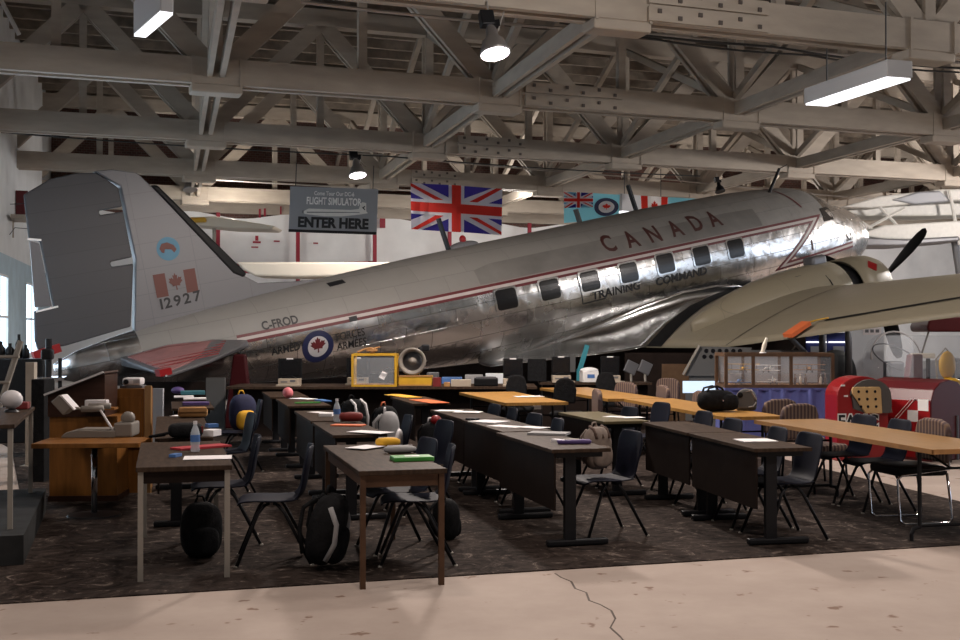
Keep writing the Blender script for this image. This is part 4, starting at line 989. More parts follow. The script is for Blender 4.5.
# ------------------------------------------------------------------ bags on chairs and floor
def backpack(p, rz, label, m, m2, sc=1, tilt=0):
    o = thing('backpack', label, 'backpack', p, rz); o.rotation_euler = (0, tilt, rz); o.scale = (sc,sc,sc)
    mb = MB(); mb.ell((0,0,.23),(.11,.17,.23),22,14,.75); mb.build('body', m, o, True)
    mb = MB(); mb.ell((.09,0,.15),(.06,.125,.12),18,10,.7); mb.build('pocket', m2, o, True)
    for s in (-1, 1): mb = MB(); mb.tube([(-.09,s*.07,.42),(-.16,s*.085,.34),(-.15,s*.09,.2),(-.09,s*.1,.06)], .016, 6); mb.build('strap', m, o, True)
    mb = MB(); mb.tube([(-.05,-.04,.45),(-.05,-.02,.50),(-.05,.02,.50),(-.05,.04,.45)], .01, 6); mb.build('handle', m2, o, True)
    return o
p = onz(312,566); b = backpack(Vector((p.x+.06,p.y-.10,.04)), RT+R(-25), 'black backpack with white stripes hanging from the chair by the pale-legged table', 'black_cloth', 'black_cloth', 1.05, R(14))
for y in (-.10, .09):
    mb = MB(); mb.tube([(.03,y*1.5,.40),(.09,y*1.35,.30),(.105,y*1.3,.18),(.07,y*1.2,.06)], .018, 6); mb.build('stripe', 'grey_cloth', b, True)
backpack(bpy.data.objects['work_table'].matrix_world @ Vector((.13,-.10,0)), RT+R(-80), 'bulky black backpack on the carpet under the pale-legged table', 'black_cloth', 'black_cloth', .86)
p = onz(243,394,.83); b = backpack(Vector((p.x,p.y,.37)), RT+R(-70), 'navy backpack with yellow panels hung on a chair in the first row', 'navy_cloth', 'yellow_cloth', 1.0)
p = onz(354,396,.87); b = backpack(Vector((p.x,p.y,.40)), RT+R(-60), 'black backpack with white straps beside the farther bottle', 'black_cloth', 'black_cloth', .95)
for y in (-.07,.07): mb = MB(); mb.tube([(.03,y,.45),(.12,y*1.1,.40),(.16,y*1.2,.25),(.13,y*1.3,.08)], .016, 6); mb.build('trim_strap', 'white_plastic', b, True)
p = onz(386,402,.85); backpack(Vector((p.x,p.y,.42)), RT+R(-60), 'orange and grey backpack hanging behind the brown-legged table', 'black_cloth', 'orange_folder', .85)
p = bpy.data.objects['school_chair.007'].location; backpack(Vector((p.x+.07,p.y,.455)), RT+R(-20), 'white and black backpack hanging beside the orange one', 'grey_cloth', 'white_plastic', .85)
p = onz(433,416,.80); b = backpack(Vector((p.x,p.y,.38)), RT+R(-60), 'small black backpack with red and white ornament between the middle rows', 'black_cloth', 'white_plastic', .8)
mb = MB(); mb.ell((.05,0,.48),(.06,.07,.06)); mb.build('ornament', 'red_paint', b, True)
p = onz(597,424,.86); b = backpack(Vector((p.x,p.y,.50)), RT+R(-70), 'beige backpack with dark stripes on the chair by the pencil case desk', 'beige_cloth', 'beige_cloth', .74)
for y in (-.08,0,.08): mb = MB(); mb.tube([(-.03,y,.462),(.05,y*1.1,.43),(.10,y*1.1,.34)], .018, 6); mb.build('stripe', 'brown_cloth', b, True)
p = onz(455,563); backpack(onz(446,540), RT+R(30), 'dark backpack with a yellow tag on the carpet behind the brown-legged table', 'black_cloth', 'yellow_cloth' if 0 else 'black_cloth', .7)

# ------------------------------------------------------------------ lectern corner
p = onz(93.5,517); o = thing('side_table', 'low wood side table on one chrome post in front of the lectern', 'table', p, R(5))
zt = .66
mb = MB(); mb.box((0,.0,zt-.02),(.88,.56,.04),0,.004); mb.build('tabletop', 'lectern_wood', o)
mb = MB(); mb.tube([(0,.05,.03),(0,.05,zt-.04)], .026, 12); mb.build('post', 'chrome', o, True)
mb = MB(); mb.lathe([(.24,0),(.22,.02),(.04,.035)], 24, c=(0,.05,0)); mb.build('base', 'black_metal', o, 'auto')
mb = MB(); mb.lathe([(.09,zt-.07),(.12,zt-.045)], 16, c=(0,.05,0)); mb.build('mounting_plate', 'black_metal', o)
def ohp(q, rz, label, sc=1):
    o = thing('overhead_projector', label, 'projector', q, rz); o.scale = (sc,sc,sc)
    mb = MB(); mb.prism([(-.30,0),(.14,0),(.14,.055),(-.16,.062),(-.26,.045),(-.30,.01)], -.16, .16); mb.build('base', 'projector_grey', o, mods=(('bev',.008),))
    mb = MB(); mb.box((-.04,0,.063),(.26,.26,.006)); mb.build('glass_stage', 'projector_grey', o)
    mb = MB(); mb.box((.20,0,.06),(.15,.30,.12),0,.015); mb.build('lamp_housing', 'projector_grey', o)
    mb = MB(); mb.lathe([(.02,-.05),(.05,-.045),(.055,0),(.05,.045),(.02,.05)], 20, 'Y', (.22,-.05,.155)); mb.build('focus_knob', 'projector_grey', o, True)
    mb = MB(); mb.tube([(.10,-.08,.06),(.0,-.08,.225)], .010, 8); mb.build('post', 'white_plastic', o)
    for y, x0_, z_ in ((-.06,.02,.235),(.06,.05,.25)): mb = MB(); mb.tube([(x0_,y,z_),(x0_-.18,y,z_-.003)], .026, 12); mb.build('arm', 'projector_grey', o, True)
    mb = MB(); mb.tube([(-.14,-.06,.232),(-.27,-.05,.245)], .012, 8); mb.build('head_arm', 'projector_grey', o, True)
    mt = Matrix.Translation((-.31,-.04,.27)) @ Matrix.Rotation(R(48), 4, 'Y')
    mb = MB(); mb.mx = mt; mb.box((0,0,0),(.15,.17,.09),0,.008); hd = mb.build('head', 'projector_grey', o)
    mb = MB(); mb.mx = mt; mb.box((.02,0,.052),(.16,.18,.012)); mb.build('mirror', 'white_plastic', hd)
    return o
q = onz(103,436,zt); ohp(Vector((q.x,q.y,zt+.001)), R(4), 'grey overhead projector with raised arm on the side table', 1.06)
q = onz(88,503); LX, LY = q.x-.10, q.y+.30
o = thing('lectern', 'tall dark-topped wooden lectern with slanted top behind the side table', 'lectern', (LX,LY,0), R(4))
mb = MB(); mb.box((.02,0,.43),(.62,.46,.74)); mb.build('cabinet', 'lectern_wood', o)
mb = MB(); mb.prism([(-.30,.80),(.22,.80),(.22,1.19),(.19,1.195),(-.30,1.00)], -.25, .25); mb.build('top_box', 'lectern_dark', o)
mb = MB(); mb.bar((-.32,0,1.00),(.22,0,1.212),.56,.018); mb.build('slanted_top', 'lectern_dark', o)
mb = MB(); mb.bar((-.325,-.288,1.005),(.215,-.288,1.217),.012,.018); mb.build('edge_trim', 'white_plastic', o)
mb = MB(); mb.box((.02,0,.03),(.64,.48,.06)); mb.build('plinth', 'lectern_dark', o)
mb = MB(); mb.box((.19,-.31,.88),(.30,.16,.02)); mb.build('shelf_board', 'lectern_wood', o)
o3 = thing('card_box', 'pale printed box on the lectern shelf behind the projector arm', 'box', (LX+.185,LY-.30,.892), R(4)); mb = MB(); mb.box((0,0,.035),(.20,.10,.068),0,.008); mb.build('body', 'white_plastic', o3); mb = MB(); mb.box((.02,-.051,.03),(.10,.004,.03)); mb.build('print', 'paper_lines', o3)
o2 = thing('equipment_cabinet', 'orange-brown wooden cabinet beside the lectern carrying a white projector', 'cabinet', (LX+.32,LY+.56,0), R(4))
mb = MB(); mb.box((-.03,0,.515),(.26,.42,1.03)); mb.build('body', 'lectern_wood', o2); mb = MB(); mb.box((.14,-.20,.53),(.06,.05,1.06)); mb.build('side_post', 'oak_red', o2); mb = MB(); mb.box((-.03,-.216,.7),(.22,.012,.5)); mb.build('door', 'lectern_wood', o2)
o = thing('video_projector', 'white video projector on top of the wooden cabinet', 'projector', (LX+.28,LY+.54,1.031), R(4)); mb = MB(); mb.box((0,0,.065),(.18,.20,.075),0,.02); mb.build('body', 'white_plastic', o, 'auto'); mb = MB(); mb.box((0,0,.013),(.21,.19,.026),0,.005); mb.build('stand', 'steel_grey', o)
mb = MB(); mb.lathe([(.025,-.02),(.025,.01)], 16, 'Y', (-.05,-.105,.065)); mb.build('lens', 'black_metal', o)
mb = MB()
for i in range(5): mb.box((.025+.012*i,-.101,.068),(.005,.004,.035))
mb.build('vent_grille', 'steel_grey', o)
# platform and the table at the side
zt2 = .9485; q = onz(15,424,zt2); q2 = onz(38,404,zt2); d = q2-q; L_ = min(d.length, 2.0); th = math.atan2(-d.x, d.y)
px_ = Vector((cos(th), sin(th), 0)); py_ = Vector((-sin(th), cos(th), 0)); c = q-px_*.40+py_*L_/2; c.z = .212
mb = MB(); mb.box((0,0,.105),(2.6,L_+.5,.21)); pc = c-px_*.82; solo('platform', 'low dark grey platform under the side wall table', 'platform', mb, 'step_grey', (pc.x,pc.y,0), th)
WT = o = thing('work_table', 'dark-topped table with pale legs standing on the low grey platform', 'table', c, th)
mb = MB(); mb.box((0,0,.72),(.80,L_,.03),0,.004); mb.build('tabletop', 'walnut', o)
for sx in (-1, 1):
    for sy in (-1, 1): mb = MB(); mb.bar((sx*.37,sy*(L_/2-.03),.705),(sx*.37,sy*(L_/2-.03),0),.034,.034,(0,1,0)); mb.build('leg', 'pale_metal', o)
q = onz(12,412,zt2); o = thing('desk_lamp', 'small translucent lamp head on the side wall table', 'lamp', (q.x,q.y,zt2+.002), R(20)); mb = MB(); mb.ell((0,0,.10),(.085,.06,.075)); mb.build('shade', 'white_plastic', o, True); mb = MB(); mb.lathe([(.06,0),(.05,.015),(.01,.03)], 16); mb.build('base', 'black_metal', o)
q = onz(28,409,zt2); mb = MB(); mb.box((0,0,.03),(.10,.12,.06),0,.01); solo('tape_dispenser', 'small dark red box at the far end of the side wall table', 'box', mb, 'maroon', (q.x-.04,q.y,zt2+.001), R(10))
# ------------------------------------------------------------------ counter with the monitors
def facing(u0, u1, Y, z0, z1, dep, name, label, cat, m, rz=0):
    a, b = at(u0, 331, Y), at(u1, 331, Y); mb = MB(); mb.box((0,0,(z1-z0)/2),(b.x-a.x,dep,z1-z0),0,.004)
    return solo(name, label, cat, mb, m, ((a.x+b.x)/2, Y+dep/2, z0), rz)
CY = 17.5
a, b = at(226, 331, CY), at(537, 331, CY)
o = thing('long_counter', 'long dark counter carrying the row of monitors beneath the aircraft', 'counter', ((a.x+b.x)/2, CY+.55, 0))
L = b.x-a.x; mb = MB(); mb.box((0,0,.755),(L,1.1,.035)); mb.build('countertop', 'walnut', o)
mb = MB(); mb.box((0,.10,.365),(L-.1,.75,.73)); mb.build('front_panel', 'walnut_panel', o)
a, b = at(540, 331, 18.9), at(652, 331, 18.9)
o = thing('side_counter', 'shorter dark counter behind the far oak table carrying the third monitor', 'counter', ((a.x+b.x)/2, 19.25, 0)); L = b.x-a.x; mb = MB(); mb.box((0,0,.755),(L,.7,.035)); mb.build('countertop', 'walnut', o); mb = MB(); mb.box((0,.05,.365),(L-.1,.5,.73)); mb.build('front_panel', 'walnut_panel', o)
def computer(u, label, Y=17.95, sc=1):
    p = at(u, 331, Y); o = thing('desktop_computer', label, 'computer', (p.x, Y, .7735))
    mb = MB(); mb.box((0,0,.055),(.30,.36,.105),0,.006); mb.build('case', 'beige_plastic', o)
    mb = MB(); mb.box((-.06,-.182,.06),(.10,.004,.02)); mb.box((.07,-.182,.075),(.08,.004,.03)); mb.build('drive_bay', 'steel_grey', o)
    mb = MB(); mb.box((0,.02,.26),(.36 if sc == 1 else .30,.05,.30),0,.006); mo = mb.build('monitor', 'black_plastic', o)
    mb = MB(); mb.box((0,-.007,.265),(.27,.006,.22)); mb.build('screen', 'dark_screen', mo); mb = MB(); mb.box((0,-.008,.405),(.10,.004,.018)); mb.build('badge', 'paper', mo); mb = MB(); mb.box((0,-.008,.13),(.012,.004,.012)); mb.build('power_button', 'chrome', mo)
    mb = MB(); mb.prism([(-.12,.107),(.12,.107),(.04,.15),(-.04,.15)], -.08, .08); mb.build('stand', 'black_plastic', o)
    mb = MB(); mb.box((.02,-.26,.012),(.36,.12,.022)); mb.build('keyboard', 'beige_plastic', o)
computer(290, 'desktop computer with black monitor below the roundel'); computer(358, 'desktop computer behind the yellow-framed glass box', 18.38)
computer(513, 'desktop computer with black monitor beneath the cabin windows, nearer the yellow box', sc=.9); computer(561, 'desktop computer with black monitor in the middle of the counter row', 19.2, .9); computer(610, 'desktop computer with black monitor beside the white carton', 19.25, .9)
for u, lab in ((518,'black rounded office chair in front of the first middle monitor'),(566,'black rounded office chair in front of the second middle monitor'),(606,'black rounded office chair in front of the third middle monitor')):
    Yc = 17.35 if u < 540 else (16.2 if u < 590 else 18.45)
    p = at(u, 331, Yc); o = thing('office_chair', lab, 'chair', (p.x, Yc, 0), R(82))
    mb = MB(); mb.prism([(-.14,.62),(.14,.62),(.155,.80),(.12,.92),(.05,.965),(-.05,.965),(-.12,.92),(-.155,.80)], -.24, -.19, 'YZ'); mb.build('backrest', 'black_cloth', o, mods=(('bev',.02),))
    mb = MB(); mb.box((0,0,.46),(.42,.44,.07),0,.03); mb.build('seat', 'black_cloth', o, 'auto'); mb = MB(); mb.tube([(0,0,.06),(0,0,.44)], .03, 10); mb.tube([(-.2,0,.46),(-.235,0,.66)], .02, 6); mb.build('post', 'black_metal', o)
    mb = MB()
    for k in range(5): mb.tube([(0,0,.08),(.26*cos(k*1.2566),.26*sin(k*1.2566),.03)], .018, 6)
    mb.build('star_base', 'black_metal', o)
mb = MB(); mb.box((0,0,.19),(.30,.12,.36)); solo('speaker_cabinet', 'plain black speaker cabinet between the two middle monitors', 'speaker', mb, 'black_cloth', at(537,331,19.25)-Vector((0,0,1.6-.7745)), 0)
p = at(486,331,17.8); o = thing('printer', 'black desktop printer on the counter near the oak table', 'printer', (p.x,17.8,.7735)); mb = MB(); mb.box((0,0,.06),(.36,.30,.12),0,.015); mb.build('body', 'black_plastic', o); mb = MB(); mb.box((0,-.05,.13),(.3,.16,.02)); mb.build('lid', 'steel_grey', o)
for i, (u, w, h, m, lab) in enumerate(((461,.30,.10,'beige_plastic','beige box file at the counter near the black printer'),(447,.09,.06,'tan_leather','small tan carton beside the beige box file'),(437,.12,.13,'maroon','dark maroon book on the counter near the yellow box'))):
    mb = MB(); mb.box((0,0,h/2),(w,.2,h),0,.004); solo('box_file', lab, 'box', mb, m, at(u,331,17.65)-Vector((0,0,1.6-.7735)), 0)
# bright clutter beyond the counter, in daylight under the belly
for i, (u, v, w, h, m) in enumerate(((452,378,.34,.12,'blue_book'),(474,373,.30,.16,'grey_cloth'),(495,371,.32,.18,'white_wall'),(433,371,.2,.2,'steel_grey'))):
    mb = MB(); mb.box((0,0,0),(w,.3,h+.7),0,.01); p = at(u, v, 20); p.z = (h+.7)/2+.0; solo('storage_crate', ['blue storage crate on the floor beyond the black printer','grey storage crate stacked beyond the counter','pale storage crate beyond the counter, nearest the first middle monitor','dark steel crate beyond the beige box file'][i], 'crate', mb, m, p, 0)
o = thing('packing_carton', 'white carton wrapped in plastic between second and third middle monitors', 'carton', at(589,331,19.1)-Vector((0,0,1.6-.7735)), R(10)); mb = MB(); mb.box((0,0,.09),(.26,.24,.18),0,.01); mb.build('body', 'white_paint', o); mb = MB(); mb.ell((0,0,.19),(.15,.13,.05)); mb.build('plastic_wrap', 'tarp', o, True); mb = MB(); mb.box((0,-.122,.10),(.12,.004,.06)); mb.build('print', 'blue_book', o)
# yellow-framed glass box and jet engine on the yellow box
p = at(374,331,17.5); o = thing('display_box', 'yellow-framed glass display box on the counter under the roundel', 'display case', (p.x,17.74,.777))
W, Dp, Hh = .64,.42,.47; mb = MB()
for z in (.012, Hh): 
    for s in (-1, 1): mb.box((0,s*Dp/2,z),(W,.03,.03)); mb.box((s*W/2,0,z),(.03,Dp,.03))
for s in (-1, 1):
    for q in (-1, 1): mb.box((s*W/2,q*Dp/2,Hh/2),(.035,.035,Hh))
mb.build('frame', 'yellow_paint', o)
mb = MB(); mb.box((0,-Dp/2,Hh/2),(W-.04,.004,Hh-.04)); mb.build('glass_pane', 'plexi', o); mb = MB(); mb.box((0,0,.02),(W-.04,Dp-.04,.01)); mb.build('floor_board', 'maroon', o)
mb = MB(); mb.mx = Matrix.Translation((.12,-.05,.16)) @ Matrix.Rotation(.5, 4, 'Y') @ Matrix.Rotation(R(60), 4, 'X'); mb.box((0,0,0),(.09,.12,.004)); solo('exhibit_card', 'pinkish exhibit card propped inside the yellow-framed glass box', 'card', mb, 'paper', (p.x,17.74,.7735))
mb = MB(); mb.box((0,0,.05),(.16,.10,.03)); mb.tube([(-.22,0,.02),(-.1,.02,.07),(0,0,.08),(.05,.0,.05)], .018, 6); mb.tube([(0,0,.07),(.12,0,.10)], .012, 6); mb.lathe([(.03,.0),(.05,.02),(.03,.05)], 10, c=(.0,0,.0)); solo('brass_instrument', 'dull brass sextant resting on top of the yellow-framed glass box', 'instrument', mb, 'tan_leather', (p.x-.05,17.74,.7735+Hh+.018))
p = at(415,331,17.5); o = thing('yellow_crate', 'yellow wooden box on the counter beneath the jet engine', 'box', (p.x,17.78,.7735)); mb = MB(); mb.box((0,0,.085),(.50,.36,.14),0,.006); mb.build('body', 'yellow_paint', o); mb = MB(); mb.box((0,-.182,.155),(.50,.01,.02)); mb.box((0,-.182,.018),(.5,.01,.02)); mb.build('rim', 'tan_leather', o)
o = thing('jet_engine', 'small round jet engine with grey intake standing on the yellow box', 'engine', (p.x-.05,17.78,.7735+.158+.215)); mb = MB(); mb.lathe([(.20,-.14),(.21,-.16),(.185,-.17),(.15,-.13),(.14,-.08),(.20,.06),(.18,.12),(.14,.13)], 32, 'Y', (0,0,0), False); mb.build('intake_ring', 'projector_grey', o, True)
mb = MB(); mb.lathe([(.145,-.09),(.10,-.06),(.10,.1)], 28, 'Y'); fn = mb.build('compressor', 'steel_grey', o, True); mb = MB(); mb.lathe([(.005,-.15),(.04,-.13),(.065,-.09),(.07,-.05)], 20, 'Y'); mb.build('spinner', 'projector_grey', fn, True)
mb = MB(); mb.tube([(.10,.0,.17),(.17,.05,.21),(.21,.06,.17)], .04, 10); mb.box((.19,.05,.20),(.12,.12,.10),0,.02); mb.build('accessory_box', 'black_metal', o); mb = MB(); mb.box((0,0,-.19),(.2,.2,.05)); mb.build('cradle', 'black_metal', o)

# ------------------------------------------------------------------ dark partitions under the tail and wing
def panel(u0, u1, Y, z1, label, m, name='partition_panel', th=.06, rz=0, z0=0): return facing(u0, u1, Y, z0, z1, th, name, label, 'partition', m, rz)
panel(120, 640, 27.6, 1.28, 'long low black screen added as dark backing beyond the aircraft belly', 'walnut_panel')  # added backing, keeps the gap under the belly dark
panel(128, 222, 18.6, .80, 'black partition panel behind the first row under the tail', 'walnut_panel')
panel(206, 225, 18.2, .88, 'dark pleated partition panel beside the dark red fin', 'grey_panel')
panel(146, 163, 15.2, .86, 'small blue-grey partition panel beside the wooden cabinet', 'wing_grey')
mb = MB(); mb.prism([(-.26,0),(.24,0),(.10,1.22),(-.10,1.22)], -.08, .08); solo('red_fin', 'dark red tapered fin standing at the end of the counter', 'fin', mb, mat('deep_maroon', (.045,.004,.006), .6, spec=.2), at(240,331,19.4)-Vector((0,0,1.6)), 0, mods=(('bev',.03),))
panel(662, 728, 19.3, 1.06, 'brown wooden partition behind the striped chairs', 'brown_panel')
panel(618, 820, 28.6, 1.78, 'wide black screen added as dark backing far behind under the wing', 'walnut_panel')  # added backing, hides the bright sheeting below the wing edge
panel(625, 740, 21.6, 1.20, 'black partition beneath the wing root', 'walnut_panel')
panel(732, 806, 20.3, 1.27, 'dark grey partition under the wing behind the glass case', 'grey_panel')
o = facing(683, 721, 17.9, .62, .80, .04, 'floor_glow_panel', 'glowing panel standing in for bright floor below the brown partition', 'glow panel', 'floor_glow'); o.location.z = .66  # glowing sheet added where bright floor shows beyond
mb = MB(); mb.box((0,0,.33),(.5,.05,.66)); solo('glow_panel_stand', 'dark stand added under the floor glow panel', 'stand', mb, 'grey_panel', at(702,331,17.93)-Vector((0,0,1.6)), 0)  # added only to carry the glow panel
# perforated dive brake leaning by the partition
o = thing('perforated_flap', 'dark grey perforated aircraft flap leaning under the wing', 'aircraft part', at(712,331,18.4)-Vector((0,0,1.6)), 0)
mb = MB(); mb.prism([(-.42,.9),(-.18,1.36),(.62,1.34),(.50,.9)], 0, .05); mb.build('skin', 'grey_panel', o)
for r_ in range(2):
    for k in range(6): mb = MB(); mb.lathe([(.034,-.004),(.034,.006)], 14, 'Y', (-.12+k*.105+r_*.03,0,1.20+.09*r_)); mb.build('hole', 'dark_screen', o)
mb = MB(); mb.bar((-.46,-.02,.92),(-.20,-.02,1.38),.03,.03); mb.build('edge_tube', 'pale_metal', o); mb = MB(); mb.box((0,.05,.45),(.7,.05,.9)); mb.build('stand', 'grey_panel', o)
o = thing('teal_prop', 'teal slanted post with a dark board behind the second monitor', 'post', at(579,331,20.2)-Vector((0,0,1.6)), 0); mb = MB(); mb.bar((-.02,0,0),(.0,0,.95),.10,.08); mb.bar((.0,0,.9),(.14,0,1.36),.08,.08); mb.build('post', 'teal', o); mb = MB(); mb.box((-.12,.02,1.05),(.12,.03,.3)); mb.build('board', 'grey_panel', o)
for i, (u, v) in enumerate(((631,371),(645,371))):
    o = thing('desk_monitor', ['slanted dark monitor on the side counter, beside the third computer','slanted dark monitor in front of the brown partition edge'][i], 'monitor', at(u,331,19.25)-Vector((0,0,1.6-.7735)), R(10)); mb = MB(); mb.mx = Matrix.Translation((0,0,.23)) @ Matrix.Rotation(R(25), 4, 'Y'); mb.box((0,0,0),(.20,.05,.20),0,.01); mb.build('screen', 'steel_grey', o); mb = MB(); mb.tube([(0,0,0),(0,0,.16)], .02, 8); mb.build('stand', 'pale_metal', o)
# ------------------------------------------------------------------ glass case on the blue-skirted table
GY = 15.4; a, b = at(727,331,GY), at(834,331,GY); W = b.x-a.x; cx_ = (a.x+b.x)/2
o = thing('skirted_table', 'table with a blue cloth skirt under the glass model case', 'table', (cx_,GY+.4,0)); mb = MB(); mb.box((0,0,.84),(W+.04,.74,.03)); mb.build('tabletop', 'blue_skirt', o)
mb = MB(); n = 90; g = []
per = [(-W/2,.36),(-W/2,-.36),(W/2,-.36),(W/2,.36)]
pts = []
for q, r_ in zip(per, per[1:]):
    m_ = max(2, int(math.dist(q, r_)/.025)); pts += [(q[0]+(r_[0]-q[0])*k/m_, q[1]+(r_[1]-q[1])*k/m_) for k in range(m_)]
for i, (x, y) in enumerate(pts): w_ = .018*sin(i*.9)+.01*sin(i*.37); g.append([mb.v((x+(w_ if abs(y) < .35 else 0), y-(w_ if abs(x) < W/2-.01 else 0), z)) for z in (.01,.84)])
for p_, q in zip(g, g[1:]): mb.f([p_[0], q[0], q[1], p_[1]])
mb.build('cloth_skirt', 'blue_skirt', o, True)
o = thing('model_case', 'long wood-framed glass case of model aircraft on the blue-skirted table', 'display case', (cx_,GY+.38,.858)); Hh, Dp = .43,.62; mb = MB()
for z in (.02, Hh): 
    for s in (-1, 1): mb.box((0,s*Dp/2,z),(W,.045,.045)); mb.box((s*W/2,0,z),(.045,Dp,.045))
for x in (-W/2,-W*.245,W*.11,W/2):
    for s in (-1, 1): mb.box((x,s*Dp/2,Hh/2),(.04,.04,Hh))
mb.build('frame', 'case_wood', o); mb = MB(); mb.box((0,0,.015),(W-.03,Dp-.03,.02)); mb.build('base_board', 'tan_leather', o); mb = MB(); mb.box((0,0,Hh*.42),(W-.05,Dp-.1,.008)); mb.build('shelf', 'plexi', o)
mb = MB(); mb.box((0,-Dp/2-.01,Hh/2),(W-.05,.004,Hh-.05)); mb.build('glass_pane', 'plexi', o); mb = MB(); mb.box((0,Dp/2-.01,Hh/2),(W-.05,.004,Hh-.05)); mb.build('backdrop', 'wing_grey', o)
def model_plane(x, z, rz, label, m, s=1, bi=True):
    q = thing('model_biplane' if bi else 'model_aircraft', label, 'model aircraft', (cx_+x, GY+.30, .857+z), rz); q.scale = (s,s,s)
    mb = MB(); mb.tube([(-.12,0,.05),(-.05,0,.052),(.04,0,.05),(.15,0,.055)], [.012,.024,.020,.006], 10); mb.build('fuselage', m, q, True)
    mb = MB(); mb.box((-.04,0,.035),(.06,.36,.006)); 
    mb.build('lower_wing', m, q)
    if bi:
        mb = MB(); mb.box((-.05,0,.10),(.06,.38,.006)); mb.build('upper_wing', m, q); mb = MB()
        for y in (-.13,.13,-.03,.03): mb.bar((-.04,y,.035),(-.05,y,.1),.004,.004)
        mb.build('strut', 'case_wood', q)
    mb = MB(); mb.box((.14,0,.055),(.04,.10,.004)); mb.box((.145,0,.075),(.035,.004,.04)); mb.build('tail', m, q)
    mb = MB()
    for y in (-.035,.035): mb.lathe([(.015,-.004),(.015,.004)], 12, 'Y', (-.06,y,.0151)); mb.bar((-.06,y,.0151),(-.05,0,.04),.004,.004)
    mb.build('undercarriage', 'black_metal', q)
model_plane(-.42,.19,R(75),'yellow model biplane on the upper shelf of the glass case','yellow_paint',1.15); model_plane(-.10,.19,R(60),'white model biplane in the middle of the glass case','white_paint',1.0); model_plane(-.47,.026,R(70),'blue model aircraft low in the end of the glass case','blue_book',1.1,False); model_plane(-.02,.026,R(80),'white model aircraft low in the middle of the glass case','white_paint',1.2,False); model_plane(.45,.19,R(80),'brown model biplane in the end of the glass case by the red trainer','tan_leather',1.1)
for i, x in enumerate((.24,.31,.38,.58,.64)):
    mb = MB(); mb.tube([(0,0,0),(0,0,.045),(.003,0,.09),(0,0,.12)], [.012,.018,.02,.008], 8); mb.ell((0,0,.137),(.011,.011,.013)); solo('toy_figure', ['standing toy figure by the case post','second toy figure along from the case post','third toy figure along, before the brown biplane','toy figure under the brown biplane tail','toy figure in the corner of the glass case'][i], 'figure', mb, 'cream' if i % 2 else 'case_wood', (cx_+x,GY+.20,.857+.027), 0, True)
o = thing('hand_statue', 'small white winged statue standing on top of the glass case', 'statue', (at(759,331,GY+.3).x,GY+.09,.857+.455)); mb = MB(); mb.tube([(0,0,.0),(.0,0,.03),(.02,0,.10),(.05,0,.20)], [.04,.025,.03,.016], 10); mb.build('body', 'cream', o, True); mb = MB(); mb.lathe([(.045,0),(.04,.012)], 14); mb.build('base', 'white_paint', o)
# ------------------------------------------------------------------ red cockpit trainers
def arch(w, h, n=14): return [(-w/2,0),(w/2,0)]+[(w/2*cos(pi*k/n), h-w/2*.72+w/2*.72*sin(pi*k/n)) for k in range(n+1)]
p = at(861,331,14.6); o = thing('cockpit_trainer', 'red cockpit trainer with a plywood seat panel of nine holes', 'cockpit trainer', (p.x,14.6,0), R(6))
mb = MB(); mb.prism(arch(.66,1.04), -.05, .34); mb.build('tub', 'red_paint', o, mods=(('bev',.015),))
mb = MB(); SM = Matrix.Translation((.02,0,.80)) @ Matrix.Diagonal((.84,1,.88,1)) @ Matrix.Translation((0,0,-.80)); mb.mx = SM @ Matrix.Translation((.06,-.06,.0)); A_ = [(x*.86, .50+(z-.50)*.98 if z > .5 else .56) for x, z in arch(.70,1.05)]; mb.prism([(-.27,.84),(-.24,.62),(-.05,.56),(.31,.56),(.34,.66)]+[(.31*cos(pi*k/12)+.02, .80+.235*sin(pi*k/12)) for k in range(13)], -.03, .02); mb.build('padding', 'dark_grey_felt', o, mods=(('bev',.01),))
mb = MB(); mb.mx = SM; mb.prism([(-.20,.93),(.19,.93),(.215,.90),(.235,.56),(-.02,.56),(-.22,.84),(-.225,.91)], -.125, -.095); sp = mb.build('seat_panel', 'plywood', o, mods=(('bev',.008),))
for i in range(3):
    for j in range(3):
        mb = MB(); mb.mx = SM; mb.lathe([(.020,-.001),(.020,.004)], 14, 'Y', (-.13+.125*i+.008*j+(.02 if j == 2 and i == 0 else 0), -.130, .865-.105*j)); mb.build('hole', 'dark_screen', sp)
mb = MB(); mb.mx = SM; mb.prism([(.30,.98),(.40,.80),(.46,.56),(.38,.56)], .0, .12); mb.build('side_fairing', 'projector_grey', o)
mb = MB(); mb.box((-.26,-.055,.93),(.05,.01,.02),0); mb.box((-.22,-.055,.80),(.05,.01,.02)); mb.build('fastener', 'white_paint', o)
def word(s, size, m, parent, mtx, depth=.003, bold=0, name='lettering', sx=1):
    bm = text_mesh(s, size, bold, sx); me = bpy.data.meshes.new(name)
    for v in bm.verts: v.co = mtx @ Vector((v.co.x, 0, v.co.y))
    bm.to_mesh(me); bm.free(); me.materials.append(M[m]); q = bpy.data.objects.new(name, me); COL.objects.link(q); q.parent = parent; return q
word('FAUC', .24, 'white_paint', o, Matrix.Translation((-.325,-.056,.40)), bold=.022, sx=.85); word('FAUC', .24, 'letter_black', o, Matrix.Translation((-.325,-.0575,.40)), bold=.006, sx=.85)
p = at(949,331,14.6); o = thing('cockpit_trainer', 'red cockpit trainer with white checkers on its side', 'cockpit trainer', (p.x,14.6,0), R(33))
mb = MB(); mb.prism([(-.36,0),(.36,0),(.36,.70),(.30,.86),(.18,.965),(0,1.0),(-.18,.965),(-.30,.88),(-.36,.74)], 0, .98); tb = mb.build('tub', 'dark_red', o, mods=(('bev',.012),))  # darker red puts the shade of the end face into the tub
mb = MB(); mb.prism([(-.363,.04),(-.366,.04),(-.366,.74),(-.363,.74)], .01, .97); mb.build('side_panel', 'red_paint', o)  # brighter red skin paints the lit side of the same tub
mb = MB()
